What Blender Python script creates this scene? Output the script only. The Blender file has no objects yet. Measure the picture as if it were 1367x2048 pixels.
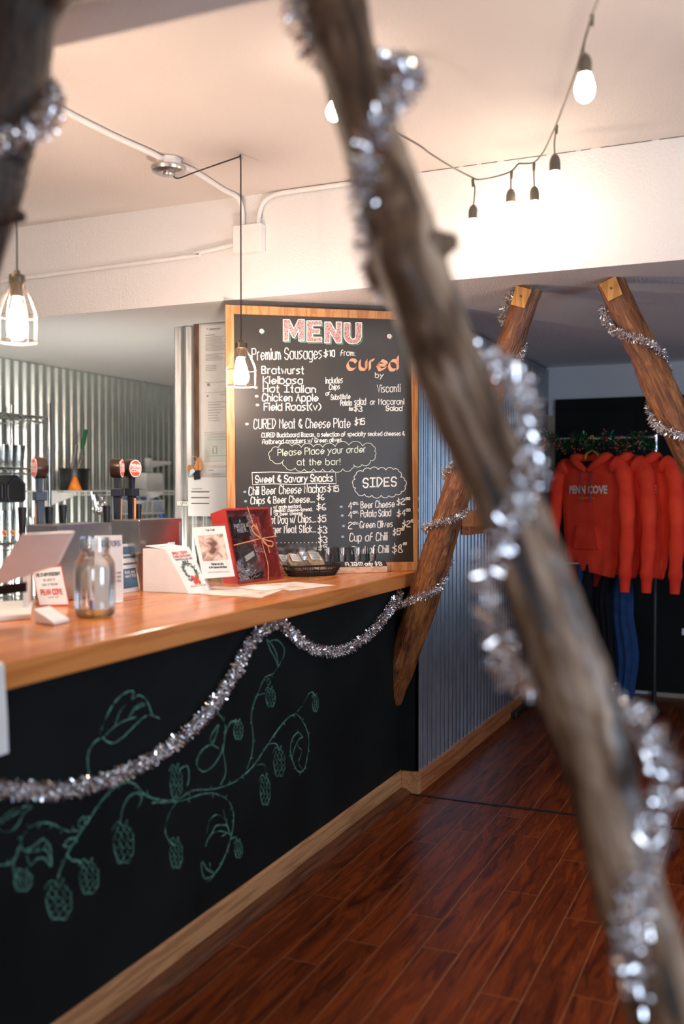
import bpy, math, random
from mathutils import Vector, Matrix
random.seed(7)
PI = math.pi
SC = bpy.context.scene
COL = SC.collection
def R(d): return math.radians(d)

# ------------------------------------------------------------------ camera
TH, FPX, CAMZ = R(24.0), 1991.0, 1.47
PITCH = math.atan(44 / FPX)
C0 = Vector((0, 0, CAMZ))
RT = Vector((math.cos(TH), math.sin(TH), 0))
FW = Vector((-math.sin(TH) * math.cos(PITCH), math.cos(TH) * math.cos(PITCH), -math.sin(PITCH)))
UP = RT.cross(FW)
cam = bpy.data.cameras.new('camera'); camo = bpy.data.objects.new('camera', cam); COL.objects.link(camo)
camo.location = C0; camo.rotation_euler = (PI / 2 - PITCH, 0, TH)
cam.sensor_fit = 'VERTICAL'; cam.sensor_height = 36.0; cam.lens = 36.0 * FPX / 2048
cam.dof.use_dof = True; cam.dof.focus_distance = 4.7; cam.dof.aperture_fstop = 1.38
cam.clip_start = 0.05
SC.camera = camo
def ray(x, y): return FW + RT * ((x - 683.5) / FPX) + UP * ((1024 - y) / FPX)
def at(x, y, D): return C0 + ray(x, y) * D                  # a point at depth D in the place
def on(x, y, ax, v):                                        # a point on a plane of the place
    d = ray(x, y); k = 'XYZ'.index(ax)
    return C0 + d * ((v - C0[k]) / d[k])

# ------------------------------------------------------------------ light
SC.view_settings.view_transform = 'Standard'; SC.view_settings.look = 'None'
SC.view_settings.exposure = 0.1; SC.view_settings.gamma = 1.0
W = bpy.data.worlds.new('world'); SC.world = W; W.use_nodes = True
W.node_tree.nodes['Background'].inputs[0].default_value = (0.62, 0.78, 1.0, 1)
W.node_tree.nodes['Background'].inputs[1].default_value = 0.035
def area(name, loc, tgt, sx, sy, power, col):
    l = bpy.data.lights.new(name, 'AREA'); l.shape = 'RECTANGLE'; l.size = sx; l.size_y = sy
    l.energy = power; l.color = col
    o = bpy.data.objects.new(name, l); COL.objects.link(o); o.location = loc
    o.rotation_euler = (Vector(tgt) - Vector(loc)).to_track_quat('-Z', 'Y').to_euler(); return o
area('window_daylight', (2.6, 1.6, 1.5), (-1.6, 3.2, 1.2), 1.7, 1.3, 80, (0.66, 0.80, 1.0))
area('front_window_daylight', (0.6, -2.4, 1.5), (-1.2, 4.0, 1.2), 1.5, 1.1, 38, (0.78, 0.86, 1.0))
area('far_window_daylight', (2.6, 5.6, 1.45), (-1.6, 5.6, 1.3), 1.7, 1.4, 13, (0.52, 0.72, 1.0))
area('back_bar_fill', (-3.4, 4.35, 0.85), (-4.9, 6.4, 1.8), 0.4, 0.6, 27, (1.0, 0.97, 0.88))  # added fill hidden below the counter, brightens the rear wall
bl = bpy.data.lights.new('unseen_bar_fill', 'POINT'); bl.energy = 20; bl.color = (1.0, 0.78, 0.58); bl.shadow_soft_size = 0.05  # added light out of view, brightens the counter without lighting the near soffit
blo = bpy.data.objects.new('unseen_bar_fill', bl); COL.objects.link(blo); blo.location = (-2.5, 2.0, 2.44)
WARM = (1.0, 0.785, 0.64)
E_PENDANT, E_STRING = 385.0, 56.0

# ------------------------------------------------------------------ materials
MATS = {}
def newmat(name):
    m = bpy.data.materials.new(name); m.use_nodes = True; MATS[name] = m
    return m, m.node_tree.nodes, m.node_tree.links, m.node_tree.nodes['Principled BSDF']
def setp(b, col=None, rough=None, metal=None, spec=None):
    if col is not None: b.inputs['Base Color'].default_value = (*col, 1)
    if rough is not None: b.inputs['Roughness'].default_value = rough
    if metal is not None: b.inputs['Metallic'].default_value = metal
    if spec is not None: b.inputs['Specular IOR Level'].default_value = spec
def noise_col(m, b, c1, c2, scale=(1, 1, 1), ns=5.0, detail=4.0, dist=0.0, lo=0.3, hi=0.7, bump=0.0, bdist=0.01, coord='Object'):
    n, l = m.node_tree.nodes, m.node_tree.links
    tc = n.new('ShaderNodeTexCoord'); mp = n.new('ShaderNodeMapping'); mp.inputs['Scale'].default_value = scale
    l.new(tc.outputs[coord], mp.inputs[0])
    t = n.new('ShaderNodeTexNoise'); t.inputs['Scale'].default_value = ns; t.inputs['Detail'].default_value = detail
    t.inputs['Distortion'].default_value = dist; l.new(mp.outputs[0], t.inputs['Vector'])
    r = n.new('ShaderNodeValToRGB'); r.color_ramp.elements[0].position = lo; r.color_ramp.elements[1].position = hi
    r.color_ramp.elements[0].color = (*c1, 1); r.color_ramp.elements[1].color = (*c2, 1)
    l.new(t.outputs['Fac'], r.inputs[0]); l.new(r.outputs[0], b.inputs['Base Color'])
    if bump:
        bp = n.new('ShaderNodeBump'); bp.inputs['Strength'].default_value = bump; bp.inputs['Distance'].default_value = bdist
        l.new(t.outputs['Fac'], bp.inputs['Height']); l.new(bp.outputs[0], b.inputs['Normal'])
    return t, r
def plain(name, col, rough=0.5, metal=0.0, spec=0.5, var=0.12, ns=18):
    m, n, l, b = newmat(name); setp(b, col, rough, metal, spec)
    if var: noise_col(m, b, tuple(c * (1 - var) for c in col), tuple(min(1, c * (1 + var)) for c in col), ns=ns)
    return m
def stucco(name, col, ns=75, bump=0.55):
    m, n, l, b = newmat(name); setp(b, col, 0.85, 0, 0.25)
    tc = n.new('ShaderNodeTexCoord'); t = n.new('ShaderNodeTexNoise'); t.inputs['Scale'].default_value = ns; t.inputs['Detail'].default_value = 3
    t2 = n.new('ShaderNodeTexNoise'); t2.inputs['Scale'].default_value = 1.3
    l.new(tc.outputs['Object'], t.inputs['Vector']); l.new(tc.outputs['Object'], t2.inputs['Vector'])
    r = n.new('ShaderNodeValToRGB'); r.color_ramp.elements[0].color = (*[c * 0.93 for c in col], 1); r.color_ramp.elements[1].color = (*col, 1)
    l.new(t2.outputs['Fac'], r.inputs[0]); l.new(r.outputs[0], b.inputs['Base Color'])
    bp = n.new('ShaderNodeBump'); bp.inputs['Strength'].default_value = bump; bp.inputs['Distance'].default_value = 0.006
    l.new(t.outputs['Fac'], bp.inputs['Height']); l.new(bp.outputs[0], b.inputs['Normal'])
    return m
def wood(name, dark, light, scale, ns=3.0, dist=1.2, rough=0.4, bump=0.1, lo=0.3, hi=0.7, spec=0.5, wave=0.5, coord='Object', coat=0.0):
    m, n, l, b = newmat(name); setp(b, None, rough, 0, spec)
    tc = n.new('ShaderNodeTexCoord'); mp = n.new('ShaderNodeMapping'); mp.inputs['Scale'].default_value = scale
    l.new(tc.outputs[coord], mp.inputs[0])
    t = n.new('ShaderNodeTexNoise'); t.inputs['Scale'].default_value = ns; t.inputs['Detail'].default_value = 6; t.inputs['Distortion'].default_value = dist
    l.new(mp.outputs[0], t.inputs['Vector'])
    s = n.new('ShaderNodeMath'); s.operation = 'MULTIPLY'; s.inputs[1].default_value = 26; l.new(t.outputs['Fac'], s.inputs[0])
    f = n.new('ShaderNodeMath'); f.operation = 'SINE'; l.new(s.outputs[0], f.inputs[0])
    g = n.new('ShaderNodeMath'); g.operation = 'MULTIPLY_ADD'; g.inputs[1].default_value = 0.16 * wave; l.new(f.outputs[0], g.inputs[0]); l.new(t.outputs['Fac'], g.inputs[2])
    r = n.new('ShaderNodeValToRGB'); r.color_ramp.elements[0].position = lo; r.color_ramp.elements[1].position = hi
    r.color_ramp.elements[0].color = (*dark, 1); r.color_ramp.elements[1].color = (*light, 1)
    l.new(g.outputs[0], r.inputs[0]); l.new(r.outputs[0], b.inputs['Base Color'])
    if coat: b.inputs['Coat Weight'].default_value = coat; b.inputs['Coat Roughness'].default_value = 0.12
    if bump:
        bp = n.new('ShaderNodeBump'); bp.inputs['Strength'].default_value = bump; bp.inputs['Distance'].default_value = 0.004
        l.new(g.outputs[0], bp.inputs['Height']); l.new(bp.outputs[0], b.inputs['Normal'])
    return m
def emit(name, col, s):
    m, n, l, b = newmat(name); setp(b, (0.9, 0.85, 0.75), 0.3)
    b.inputs['Emission Color'].default_value = (*col, 1); b.inputs['Emission Strength'].default_value = s
    return m
def glass(name, tint=(0.96, 0.98, 0.98), fr=1.45, rough=0.03, base=0.04):
    m = bpy.data.materials.new(name); m.use_nodes = True; MATS[name] = m
    n, l = m.node_tree.nodes, m.node_tree.links; n.clear()
    o = n.new('ShaderNodeOutputMaterial'); t = n.new('ShaderNodeBsdfTransparent'); g = n.new('ShaderNodeBsdfGlossy')
    t.inputs[0].default_value = (*tint, 1); g.inputs['Roughness'].default_value = rough; g.inputs[0].default_value = (0.95, 0.97, 1, 1)
    f = n.new('ShaderNodeLayerWeight'); f.inputs['Blend'].default_value = 0.32
    a = n.new('ShaderNodeMath'); a.operation = 'MULTIPLY_ADD'; a.inputs[1].default_value = 0.75; a.inputs[2].default_value = base
    l.new(f.outputs['Fresnel'], a.inputs[0])
    x = n.new('ShaderNodeMixShader'); l.new(a.outputs[0], x.inputs[0]); l.new(t.outputs[0], x.inputs[1]); l.new(g.outputs[0], x.inputs[2])
    l.new(x.outputs[0], o.inputs[0]); return m

M_CEIL = stucco('ceiling_stucco', (0.80, 0.775, 0.755), 110, 0.8)
M_CEILB = stucco('beige_ceiling_stucco', (0.79, 0.72, 0.67), 110, 0.8)
M_WALL = stucco('painted_wall', (0.62, 0.62, 0.63), 60, 0.3)
M_FIR = wood('varnished_fir', (0.50, 0.155, 0.034), (0.74, 0.285, 0.078), (7, 0.55, 9), 2.2, 0.9, 0.2, 0.03, 0.25, 0.75, 0.5, 0.4)
M_FRAME = wood('oak_frame', (0.42, 0.17, 0.055), (0.66, 0.33, 0.13), (16, 16, 1.6), 3, 0.6, 0.4, 0.05)
M_PINE = wood('pine_trim', (0.30, 0.13, 0.05), (0.50, 0.245, 0.105), (14, 0.8, 16), 3, 0.8, 0.45, 0.05)
M_TRIMR = wood('red_fir_trim', (0.28, 0.085, 0.03), (0.46, 0.17, 0.06), (14, 0.8, 16), 3, 0.8, 0.4, 0.05)
M_WALNUT = wood('walnut_frame', (0.10, 0.05, 0.03), (0.21, 0.115, 0.075), (18, 18, 2), 3, 0.5, 0.5, 0.04)
def bark(name, dark, mid, light, su, sv, big, rough=0.36, bump=0.9, lo=.34, hi=.66):
    m, n, l, b = newmat(name); setp(b, None, rough, 0, 0.5)
    tc = n.new('ShaderNodeTexCoord'); o = []
    for sc_, ns, dt, ds in (((su, sv, 1), 2.0, 8, 1.6), ((su * .25, sv * .35, 1), big, 3, .8)):
        mp = n.new('ShaderNodeMapping'); mp.inputs['Scale'].default_value = sc_; l.new(tc.outputs['UV'], mp.inputs[0])
        t = n.new('ShaderNodeTexNoise'); t.inputs['Scale'].default_value = ns; t.inputs['Detail'].default_value = dt; t.inputs['Distortion'].default_value = ds
        l.new(mp.outputs[0], t.inputs['Vector']); o.append(t.outputs['Fac'])
    a = n.new('ShaderNodeMath'); a.operation = 'MULTIPLY_ADD'; a.inputs[1].default_value = 0.5; l.new(o[0], a.inputs[0])
    c = n.new('ShaderNodeMath'); c.operation = 'MULTIPLY'; c.inputs[1].default_value = 0.5; l.new(o[1], c.inputs[0]); l.new(c.outputs[0], a.inputs[2])
    r = n.new('ShaderNodeValToRGB'); e = r.color_ramp.elements; e[0].position = lo; e[1].position = hi
    e[0].color = (*dark, 1); e[1].color = (*light, 1); k = e.new((lo + hi) / 2); k.color = (*mid, 1)
    l.new(a.outputs[0], r.inputs[0]); l.new(r.outputs[0], b.inputs['Base Color'])
    bp = n.new('ShaderNodeBump'); bp.inputs['Strength'].default_value = bump; bp.inputs['Distance'].default_value = 0.012
    l.new(o[0], bp.inputs['Height']); l.new(bp.outputs[0], b.inputs['Normal'])
    return m
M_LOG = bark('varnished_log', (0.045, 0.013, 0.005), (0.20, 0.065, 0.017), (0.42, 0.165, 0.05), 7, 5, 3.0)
M_LOGSHADE = bark('shaded_log', (0.012, 0.008, 0.006), (0.07, 0.04, 0.022), (0.20, 0.105, 0.05), 3, 3, 3.0, .5, .6)  # shade on the near left log put into a darker bark colour
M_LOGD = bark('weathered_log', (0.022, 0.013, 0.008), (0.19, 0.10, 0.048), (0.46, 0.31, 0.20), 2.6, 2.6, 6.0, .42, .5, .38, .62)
M_SAWN = wood('sawn_pine', (0.42, 0.17, 0.035), (0.66, 0.33, 0.08), (12, 12, 2), 3, 0.6, 0.5, 0.04)
M_BLACKW = plain('black_panel', (0.0050, 0.0066, 0.0064), 0.6, 0, 0.16, 0.35, 3)
M_SLATE = plain('slate', (0.036, 0.030, 0.0235), 0.40, 0, 0.5, 0.25, 4)
M_BLACK = plain('black_plastic', (0.012, 0.012, 0.013), 0.35)
M_NAVY = plain('navy_plastic', (0.013, 0.017, 0.032), 0.4)
M_WHITE = plain('white_plastic', (0.80, 0.79, 0.77), 0.35, var=0.03)
M_PAPER = plain('paper', (0.80, 0.79, 0.76), 0.7, 0, 0.2, 0.04)
M_INK = plain('ink', (0.035, 0.035, 0.04), 0.6, var=0.1)
M_GREYINK = plain('grey_ink', (0.30, 0.30, 0.31), 0.6, var=0.1)
M_REDINK = plain('red_ink', (0.62, 0.07, 0.05), 0.6, var=0.1)
M_PINKINK = plain('pink_ink', (0.72, 0.34, 0.27), 0.6, var=0.25, ns=60)
M_BLUEINK = plain('blue_ink', (0.07, 0.17, 0.27), 0.5, var=0.1)
M_GREENINK = plain('green_ink', (0.05, 0.13, 0.10), 0.6, var=0.5, ns=90)
M_CHALK = plain('chalk', (0.86, 0.86, 0.82), 0.8, 0, 0.1, 0.08, 90)
M_CHALKG = plain('green_chalk', (0.13, 0.32, 0.225), 0.85, 0, 0.1, 0.6, 40)
M_CHALKM = plain('mint_chalk', (0.66, 0.80, 0.66), 0.85, 0, 0.1, 0.1)
M_CHALKS = plain('green_shadow_chalk', (0.20, 0.45, 0.32), 0.85, 0, 0.1, 0.1)
M_CHALKB = plain('blue_chalk', (0.25, 0.44, 0.55), 0.85, 0, 0.1, 0.2)
M_CHALKP = plain('peach_chalk', (0.92, 0.43, 0.27), 0.85, 0, 0.1, 0.12)
M_CHALKK = plain('rose_chalk', (0.84, 0.50, 0.47), 0.85, 0, 0.1, 0.1)
m, n, l, b = newmat('speckled_rose_chalk'); M_SPECK = m; setp(b, None, 0.85)
noise_col(m, b, (0.20, 0.05, 0.05), (0.80, 0.52, 0.50), ns=330, detail=1, lo=0.42, hi=0.54)
m, n, l, b = newmat('galvanised_metal'); M_GALV = m; setp(b, None, 0.25, 0.9)
noise_col(m, b, (0.31, 0.33, 0.36), (0.44, 0.46, 0.49), (1, 6, 0.8), 9, 4, 0.3)
m, n, l, b = newmat('wall_end_metal'); M_GALV3 = m; setp(b, None, 0.42, 0.85)
noise_col(m, b, (0.36, 0.365, 0.36), (0.50, 0.505, 0.49), (6, 1, 0.8), 9, 4, 0.3)
m, n, l, b = newmat('bar_back_metal'); M_GALV2 = m; setp(b, None, 0.26, 0.9)
noise_col(m, b, (0.62, 0.68, 0.64), (0.80, 0.85, 0.81), (1, 6, 0.8), 9, 4, 0.3)
M_STEEL = plain('brushed_steel', (0.52, 0.51, 0.50), 0.26, 0.95, var=0.06, ns=30)
M_CHROME = plain('chrome', (0.72, 0.73, 0.74), 0.12, 1.0, var=0.04)
M_BRONZE = plain('socket_bronze', (0.11, 0.085, 0.055), 0.38, 0.7)
M_WIRE = plain('cage_wire', (0.24, 0.16, 0.115), 0.4, 0.7)
M_CORD = plain('black_cord', (0.02, 0.016, 0.015), 0.5)
M_CORDB = plain('brown_cord', (0.10, 0.075, 0.05), 0.5)
M_SOCK = plain('rubber_socket', (0.10, 0.085, 0.06), 0.45)
M_CONDUIT = plain('painted_conduit', (0.80, 0.775, 0.75), 0.5, var=0.04)
M_PBULB = emit('pendant_glow', WARM, E_PENDANT)
M_SBULB = emit('string_glow', (1.0, 0.83, 0.66), E_STRING)
M_GLASS = glass('clear_glass', base=0.13)
M_JAR = glass('jar_glass', (0.93, 0.95, 0.93), base=0.09, rough=0.08)
M_AMBER = glass('amber_glass', (0.86, 0.68, 0.38), base=0.08, rough=0.08)
M_WRAP = glass('cellophane', (0.96, 0.96, 0.97), base=0.09, rough=0.1)
M_ACRYL = glass('acrylic', (0.97, 0.98, 0.98), base=0.02)
M_REDCARD = plain('red_card', (0.55, 0.042, 0.035), 0.42, var=0.08)
M_BROWNPK = plain('brown_packet', (0.075, 0.05, 0.04), 0.4, var=0.3)
M_BLACKPK = plain('black_packet', (0.016, 0.012, 0.013), 0.3)
M_SHRED = plain('shredded_paper', (0.74, 0.71, 0.67), 0.7, var=0.25, ns=150)
M_JUTE = plain('ribbon', (0.60, 0.31, 0.14), 0.6)
M_CRACK = plain('cracker', (0.80, 0.52, 0.27), 0.7, var=0.2, ns=60)
M_LABELC = plain('cream_label', (0.78, 0.72, 0.62), 0.6, var=0.08, ns=60)
M_FOIL = plain('tinsel_foil', (0.88, 0.87, 0.88), 0.10, 1.0, var=0.0)
M_GFOIL = plain('green_foil', (0.02, 0.10, 0.045), 0.25, 0.6, var=0.0)
M_RFOIL = plain('red_foil', (0.9, 0.16, 0.10), 0.18, 0.35, var=0.0)
M_SHOE = wood('dark_shoe', (0.06, 0.018, 0.007), (0.15, 0.05, 0.018), (14, 0.8, 16), 3, 0.8, 0.4, 0.05)
m, n, l, b = newmat('red_fleece'); M_RED = m; setp(b, None, 0.9, 0, 0.15)
noise_col(m, b, (0.72, 0.040, 0.020), (0.90, 0.075, 0.032), ns=7, bump=0.25, bdist=0.02)
M_BLUEC = plain('blue_cloth', (0.012, 0.042, 0.125), 0.85, 0, 0.2, 0.2)
M_DARKC = plain('black_cloth', (0.008, 0.008, 0.011), 0.9, 0, 0.2)
M_YELLOW = plain('yellow_plastic', (0.80, 0.50, 0.02), 0.4)
M_ORANGE = plain('orange_plastic', (0.85, 0.24, 0.03), 0.4)
M_GREENP = plain('green_plastic', (0.01, 0.12, 0.045), 0.4)
M_BLUEP = plain('blue_plastic', (0.03, 0.12, 0.36), 0.4)
M_TAPRED = plain('tap_badge_red', (0.70, 0.085, 0.045), 0.4, var=0.04)
M_TAPOR = plain('tap_strip_orange', (0.72, 0.30, 0.12), 0.4, var=0.06)
M_BROWNB = plain('tap_round', (0.05, 0.028, 0.018), 0.25, 0.3)
M_KRAFT = plain('kraft_tag', (0.55, 0.40, 0.25), 0.7)
M_BEIGE = plain('beige_wallboard', (0.30, 0.25, 0.185), 0.7)
m, n, l, b = newmat('printed_photo'); M_PHOTO = m; setp(b, None, 0.4)
noise_col(m, b, (0.16, 0.07, 0.055), (0.85, 0.62, 0.52), ns=26, detail=3, dist=0.6, lo=0.32, hi=0.62)
m, n, l, b = newmat('printed_leaflet'); M_LEAF = m; setp(b, None, 0.45)
noise_col(m, b, (0.62, 0.42, 0.34), (0.82, 0.77, 0.72), ns=16, detail=3, lo=0.34, hi=0.52)
m, n, l, b = newmat('sheet_protector'); M_SLEEVE = m; setp(b, (0.70, 0.71, 0.71), 0.2)
# floor: random-length planks
m, n, l, b = newmat('cherry_planks'); M_FLOOR = m
setp(b, None, 0.32, 0, 0.16)
tc = n.new('ShaderNodeTexCoord'); sx = n.new('ShaderNodeSeparateXYZ'); l.new(tc.outputs['Object'], sx.inputs[0])
def mth(op, a, bb=None):
    k = n.new('ShaderNodeMath'); k.operation = op
    for i, v in enumerate((a, bb)):
        if v is None: continue
        if isinstance(v, (int, float)): k.inputs[i].default_value = v
        else: l.new(v, k.inputs[i])
    return k.outputs[0]
xr = mth('ADD', sx.outputs['X'], 20.055)
row = mth('FLOOR', mth('DIVIDE', xr, 0.125))
wn = n.new('ShaderNodeTexWhiteNoise'); wn.noise_dimensions = '1D'; l.new(row, wn.inputs['W'])
yy = mth('ADD', sx.outputs['Y'], mth('MULTIPLY', wn.outputs['Value'], 3.1))
cb = n.new('ShaderNodeCombineXYZ'); l.new(yy, cb.inputs[0]); l.new(xr, cb.inputs[1])
bk = n.new('ShaderNodeTexBrick'); bk.offset = 0.0; l.new(cb.outputs[0], bk.inputs['Vector'])
bk.inputs['Scale'].default_value = 1.0; bk.inputs['Brick Width'].default_value = 1.15; bk.inputs['Row Height'].default_value = 0.125
bk.inputs['Mortar Size'].default_value = 0.0011; bk.inputs['Mortar Smooth'].default_value = 0.1; bk.inputs['Bias'].default_value = 0
bk.inputs['Color1'].default_value = (0, 0, 0, 1); bk.inputs['Color2'].default_value = (1, 1, 1, 1); bk.inputs['Mortar'].default_value = (0.5, 0.5, 0.5, 1)
gv = n.new('ShaderNodeCombineXYZ'); l.new(mth('MULTIPLY', yy, 1.3), gv.inputs[0]); l.new(mth('MULTIPLY', xr, 13.0), gv.inputs[1]); l.new(mth('MULTIPLY', bk.outputs['Color'], 37.0), gv.inputs[2])
gn = n.new('ShaderNodeTexNoise'); gn.inputs['Scale'].default_value = 1.7; gn.inputs['Detail'].default_value = 6; gn.inputs['Distortion'].default_value = 1.3; l.new(gv.outputs[0], gn.inputs['Vector'])
gs = mth('ADD', gn.outputs['Fac'], mth('MULTIPLY', mth('SINE', mth('MULTIPLY', gn.outputs['Fac'], 46.0)), 0.085))
gs = mth('ADD', gs, mth('MULTIPLY', mth('SUBTRACT', bk.outputs['Color'], 0.5), 0.10))
rp = n.new('ShaderNodeValToRGB'); e = rp.color_ramp.elements; e[0].position = 0.30; e[0].color = (0.055, 0.0105, 0.004, 1); e[1].position = 0.74; e[1].color = (0.21, 0.043, 0.009, 1)
l.new(gs, rp.inputs[0])
mx = n.new('ShaderNodeMix'); mx.data_type = 'RGBA'; l.new(bk.outputs['Fac'], mx.inputs[0]); l.new(rp.outputs[0], mx.inputs[6]); mx.inputs[7].default_value = (0.34, 0.15, 0.07, 1)
l.new(mx.outputs[2], b.inputs['Base Color'])

# ------------------------------------------------------------------ mesh helpers
class MB:
    def __init__(s): s.v = []; s.f = []; s.uv = []; s.m = []
    def quad(s, a, b, c, d, mi=0):
        k = len(s.v); s.v += [Vector(a), Vector(b), Vector(c), Vector(d)]; s.f.append((k, k + 1, k + 2, k + 3)); return s
    def poly(s, pts):
        k = len(s.v); s.v += [Vector(p) for p in pts]; s.f.append(tuple(range(k, k + len(pts)))); return s
    def box(s, c, size, M=None):
        k = len(s.v); hx, hy, hz = size[0] / 2, size[1] / 2, size[2] / 2
        for dx, dy, dz in ((-1, -1, -1), (1, -1, -1), (1, 1, -1), (-1, 1, -1), (-1, -1, 1), (1, -1, 1), (1, 1, 1), (-1, 1, 1)):
            p = Vector((dx * hx, dy * hy, dz * hz)); p = (M @ p) if M else p
            s.v.append(p + Vector(c))
        for q in ((0, 3, 2, 1), (4, 5, 6, 7), (0, 1, 5, 4), (1, 2, 6, 5), (2, 3, 7, 6), (3, 0, 4, 7)): s.f.append(tuple(k + i for i in q))
        return s
    def b2(s, lo, hi):
        return s.box([(a + b) / 2 for a, b in zip(lo, hi)], [abs(b - a) for a, b in zip(lo, hi)])
    def hexa(s, p):                       # eight corners: bottom ring 0-3, top ring 4-7
        k = len(s.v); s.v += [Vector(x) for x in p]
        for q in ((0, 3, 2, 1), (4, 5, 6, 7), (0, 1, 5, 4), (1, 2, 6, 5), (2, 3, 7, 6), (3, 0, 4, 7)): s.f.append(tuple(k + i for i in q))
        return s
    def slab(s, quad, th, nrm):           # a quad thickened backwards along nrm
        q = [Vector(p) for p in quad]; nn = Vector(nrm).normalized() * th
        return s.hexa([p - nn for p in q] + q)
    def prism(s, pts, ext):               # polygon extruded along ext
        k = len(s.v); n_ = len(pts); e_ = Vector(ext)
        s.v += [Vector(p) for p in pts] + [Vector(p) + e_ for p in pts]
        s.f.append(tuple(k + i for i in reversed(range(n_)))); s.f.append(tuple(k + n_ + i for i in range(n_)))
        for i in range(n_):
            j = (i + 1) % n_; s.f.append((k + i, k + j, k + n_ + j, k + n_ + i))
        return s
    def tube(s, path, rad, n_=8, cap=True, closed=False, uv=False):
        P = [Vector(p) for p in path]; m_ = len(P)
        rad = rad if hasattr(rad, '__len__') else [rad] * m_
        T = []
        for i in range(m_):
            a = P[i - 1] if (i or closed) else P[0]; b_ = P[(i + 1) % m_] if (i < m_ - 1 or closed) else P[-1]
            T.append((b_ - a).normalized())
        ref = Vector((0, 0, 1)) if abs(T[0].z) < 0.9 else Vector((1, 0, 0))
        N = (ref - T[0] * ref.dot(T[0])).normalized(); k = len(s.v)
        for i in range(m_):
            N = (N - T[i] * N.dot(T[i])).normalized(); B = T[i].cross(N)
            for j in range(n_):
                a = 2 * PI * j / n_; s.v.append(P[i] + (N * math.cos(a) + B * math.sin(a)) * rad[i])
        for i in range(m_ if closed else m_ - 1):
            i2 = (i + 1) % m_
            for j in range(n_):
                j2 = (j + 1) % n_; s.f.append((k + i * n_ + j, k + i * n_ + j2, k + i2 * n_ + j2, k + i2 * n_ + j))
        if cap and not closed:
            s.f.append(tuple(k + j for j in reversed(range(n_)))); s.f.append(tuple(k + (m_ - 1) * n_ + j for j in range(n_)))
        return s
    def lathe(s, prof, c=(0, 0, 0), n_=20, M=None, close=False):
        k = len(s.v); c = Vector(c); m_ = len(prof)
        for r_, z in prof:
            for j in range(n_):
                a = 2 * PI * j / n_; p = Vector((r_ * math.cos(a), r_ * math.sin(a), z)); s.v.append(((M @ p) if M else p) + c)
        for i in range(m_ - 1):
            for j in range(n_):
                j2 = (j + 1) % n_; s.f.append((k + i * n_ + j, k + i * n_ + j2, k + (i + 1) * n_ + j2, k + (i + 1) * n_ + j))
        if prof[0][0] > 1e-5 and not close: s.f.append(tuple(k + j for j in reversed(range(n_))))
        if prof[-1][0] > 1e-5 and not close: s.f.append(tuple(k + (m_ - 1) * n_ + j for j in range(n_)))
        return s
    def ring(s, c, r_, t, n_=24, M=None, k=6):
        pts = []
        for j in range(n_):
            a = 2 * PI * j / n_; p = Vector((r_ * math.cos(a), r_ * math.sin(a), 0)); pts.append(((M @ p) if M else p) + Vector(c))
        return s.tube(pts, t, k, closed=True)
    def ribbon(s, pts, w, nrm):           # flat stroke of width w on a plane with normal nrm
        P = [Vector(p) for p in pts]; nn = Vector(nrm)
        if len(P) < 2: return s
        k = len(s.v); m_ = len(P)
        for i in range(m_):
            t = (P[min(i + 1, m_ - 1)] - P[max(i - 1, 0)]); t = t.normalized() if t.length > 1e-9 else Vector((0, 0, 1))
            sd = nn.cross(t).normalized() * (w / 2)
            q = P[i] + (t * (-w * 0.3) if i == 0 else t * (w * 0.3) if i == m_ - 1 else Vector())
            s.v += [q + sd, q - sd]
        for i in range(m_ - 1): s.f.append((k + 2 * i, k + 2 * i + 1, k + 2 * i + 3, k + 2 * i + 2))
        return s
ORG = {}
def obj(name, mb, mat, parent=None, smooth=None, bev=0.0, label=None):
    me = bpy.data.meshes.new(name)
    o_ = ORG.get(parent.name, Vector()) if parent else Vector()
    me.from_pydata([tuple(v - o_) for v in mb.v], [], mb.f)
    if mb.uv:
        u = me.uv_layers.new(name='UVMap')
        for i, lp in enumerate(me.loops): u.data[i].uv = mb.uv[lp.vertex_index]
    me.materials.append(mat)
    o = bpy.data.objects.new(name, me); COL.objects.link(o)
    if smooth is not None:
        me.shade_smooth(); me.set_sharp_from_angle(angle=R(smooth))
    if bev:
        md = o.modifiers.new('bevel', 'BEVEL'); md.width = bev; md.segments = 2; md.limit_method = 'ANGLE'
    if parent: o.parent = parent; ORG[o.name] = o_
    if label: o['label'] = label
    return o
def tag(o, label, cat, group=None):
    o['label'] = label; o['category'] = cat
    if group: o['group'] = group
    return o
def thing(name, label, cat, loc=(0, 0, 0), rz=None, group=None):
    # rz None: the parts are given in world coordinates; rz given: in the thing's own
    o = bpy.data.objects.new(name, None); COL.objects.link(o); o.empty_display_size = 0.05
    o.location = loc; ORG[o.name] = Vector(loc) if rz is None else Vector()
    if rz is not None: o.rotation_euler = (0, 0, rz)
    return tag(o, label, cat, group)
def struct(name, mb, mat, **k):
    o = obj(name, mb, mat, **k); o['kind'] = 'structure'; return o
def dup(root, loc, rz, label, group=None):
    r_ = root.copy(); COL.objects.link(r_); r_.location = loc; r_.rotation_euler = (0, 0, rz); r_['label'] = label
    if group: r_['group'] = group
    for ch in list(root.children):
        c = ch.copy(); COL.objects.link(c); c.parent = r_
        for g in list(ch.children):
            d = g.copy(); COL.objects.link(d); d.parent = c
    return r_
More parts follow.
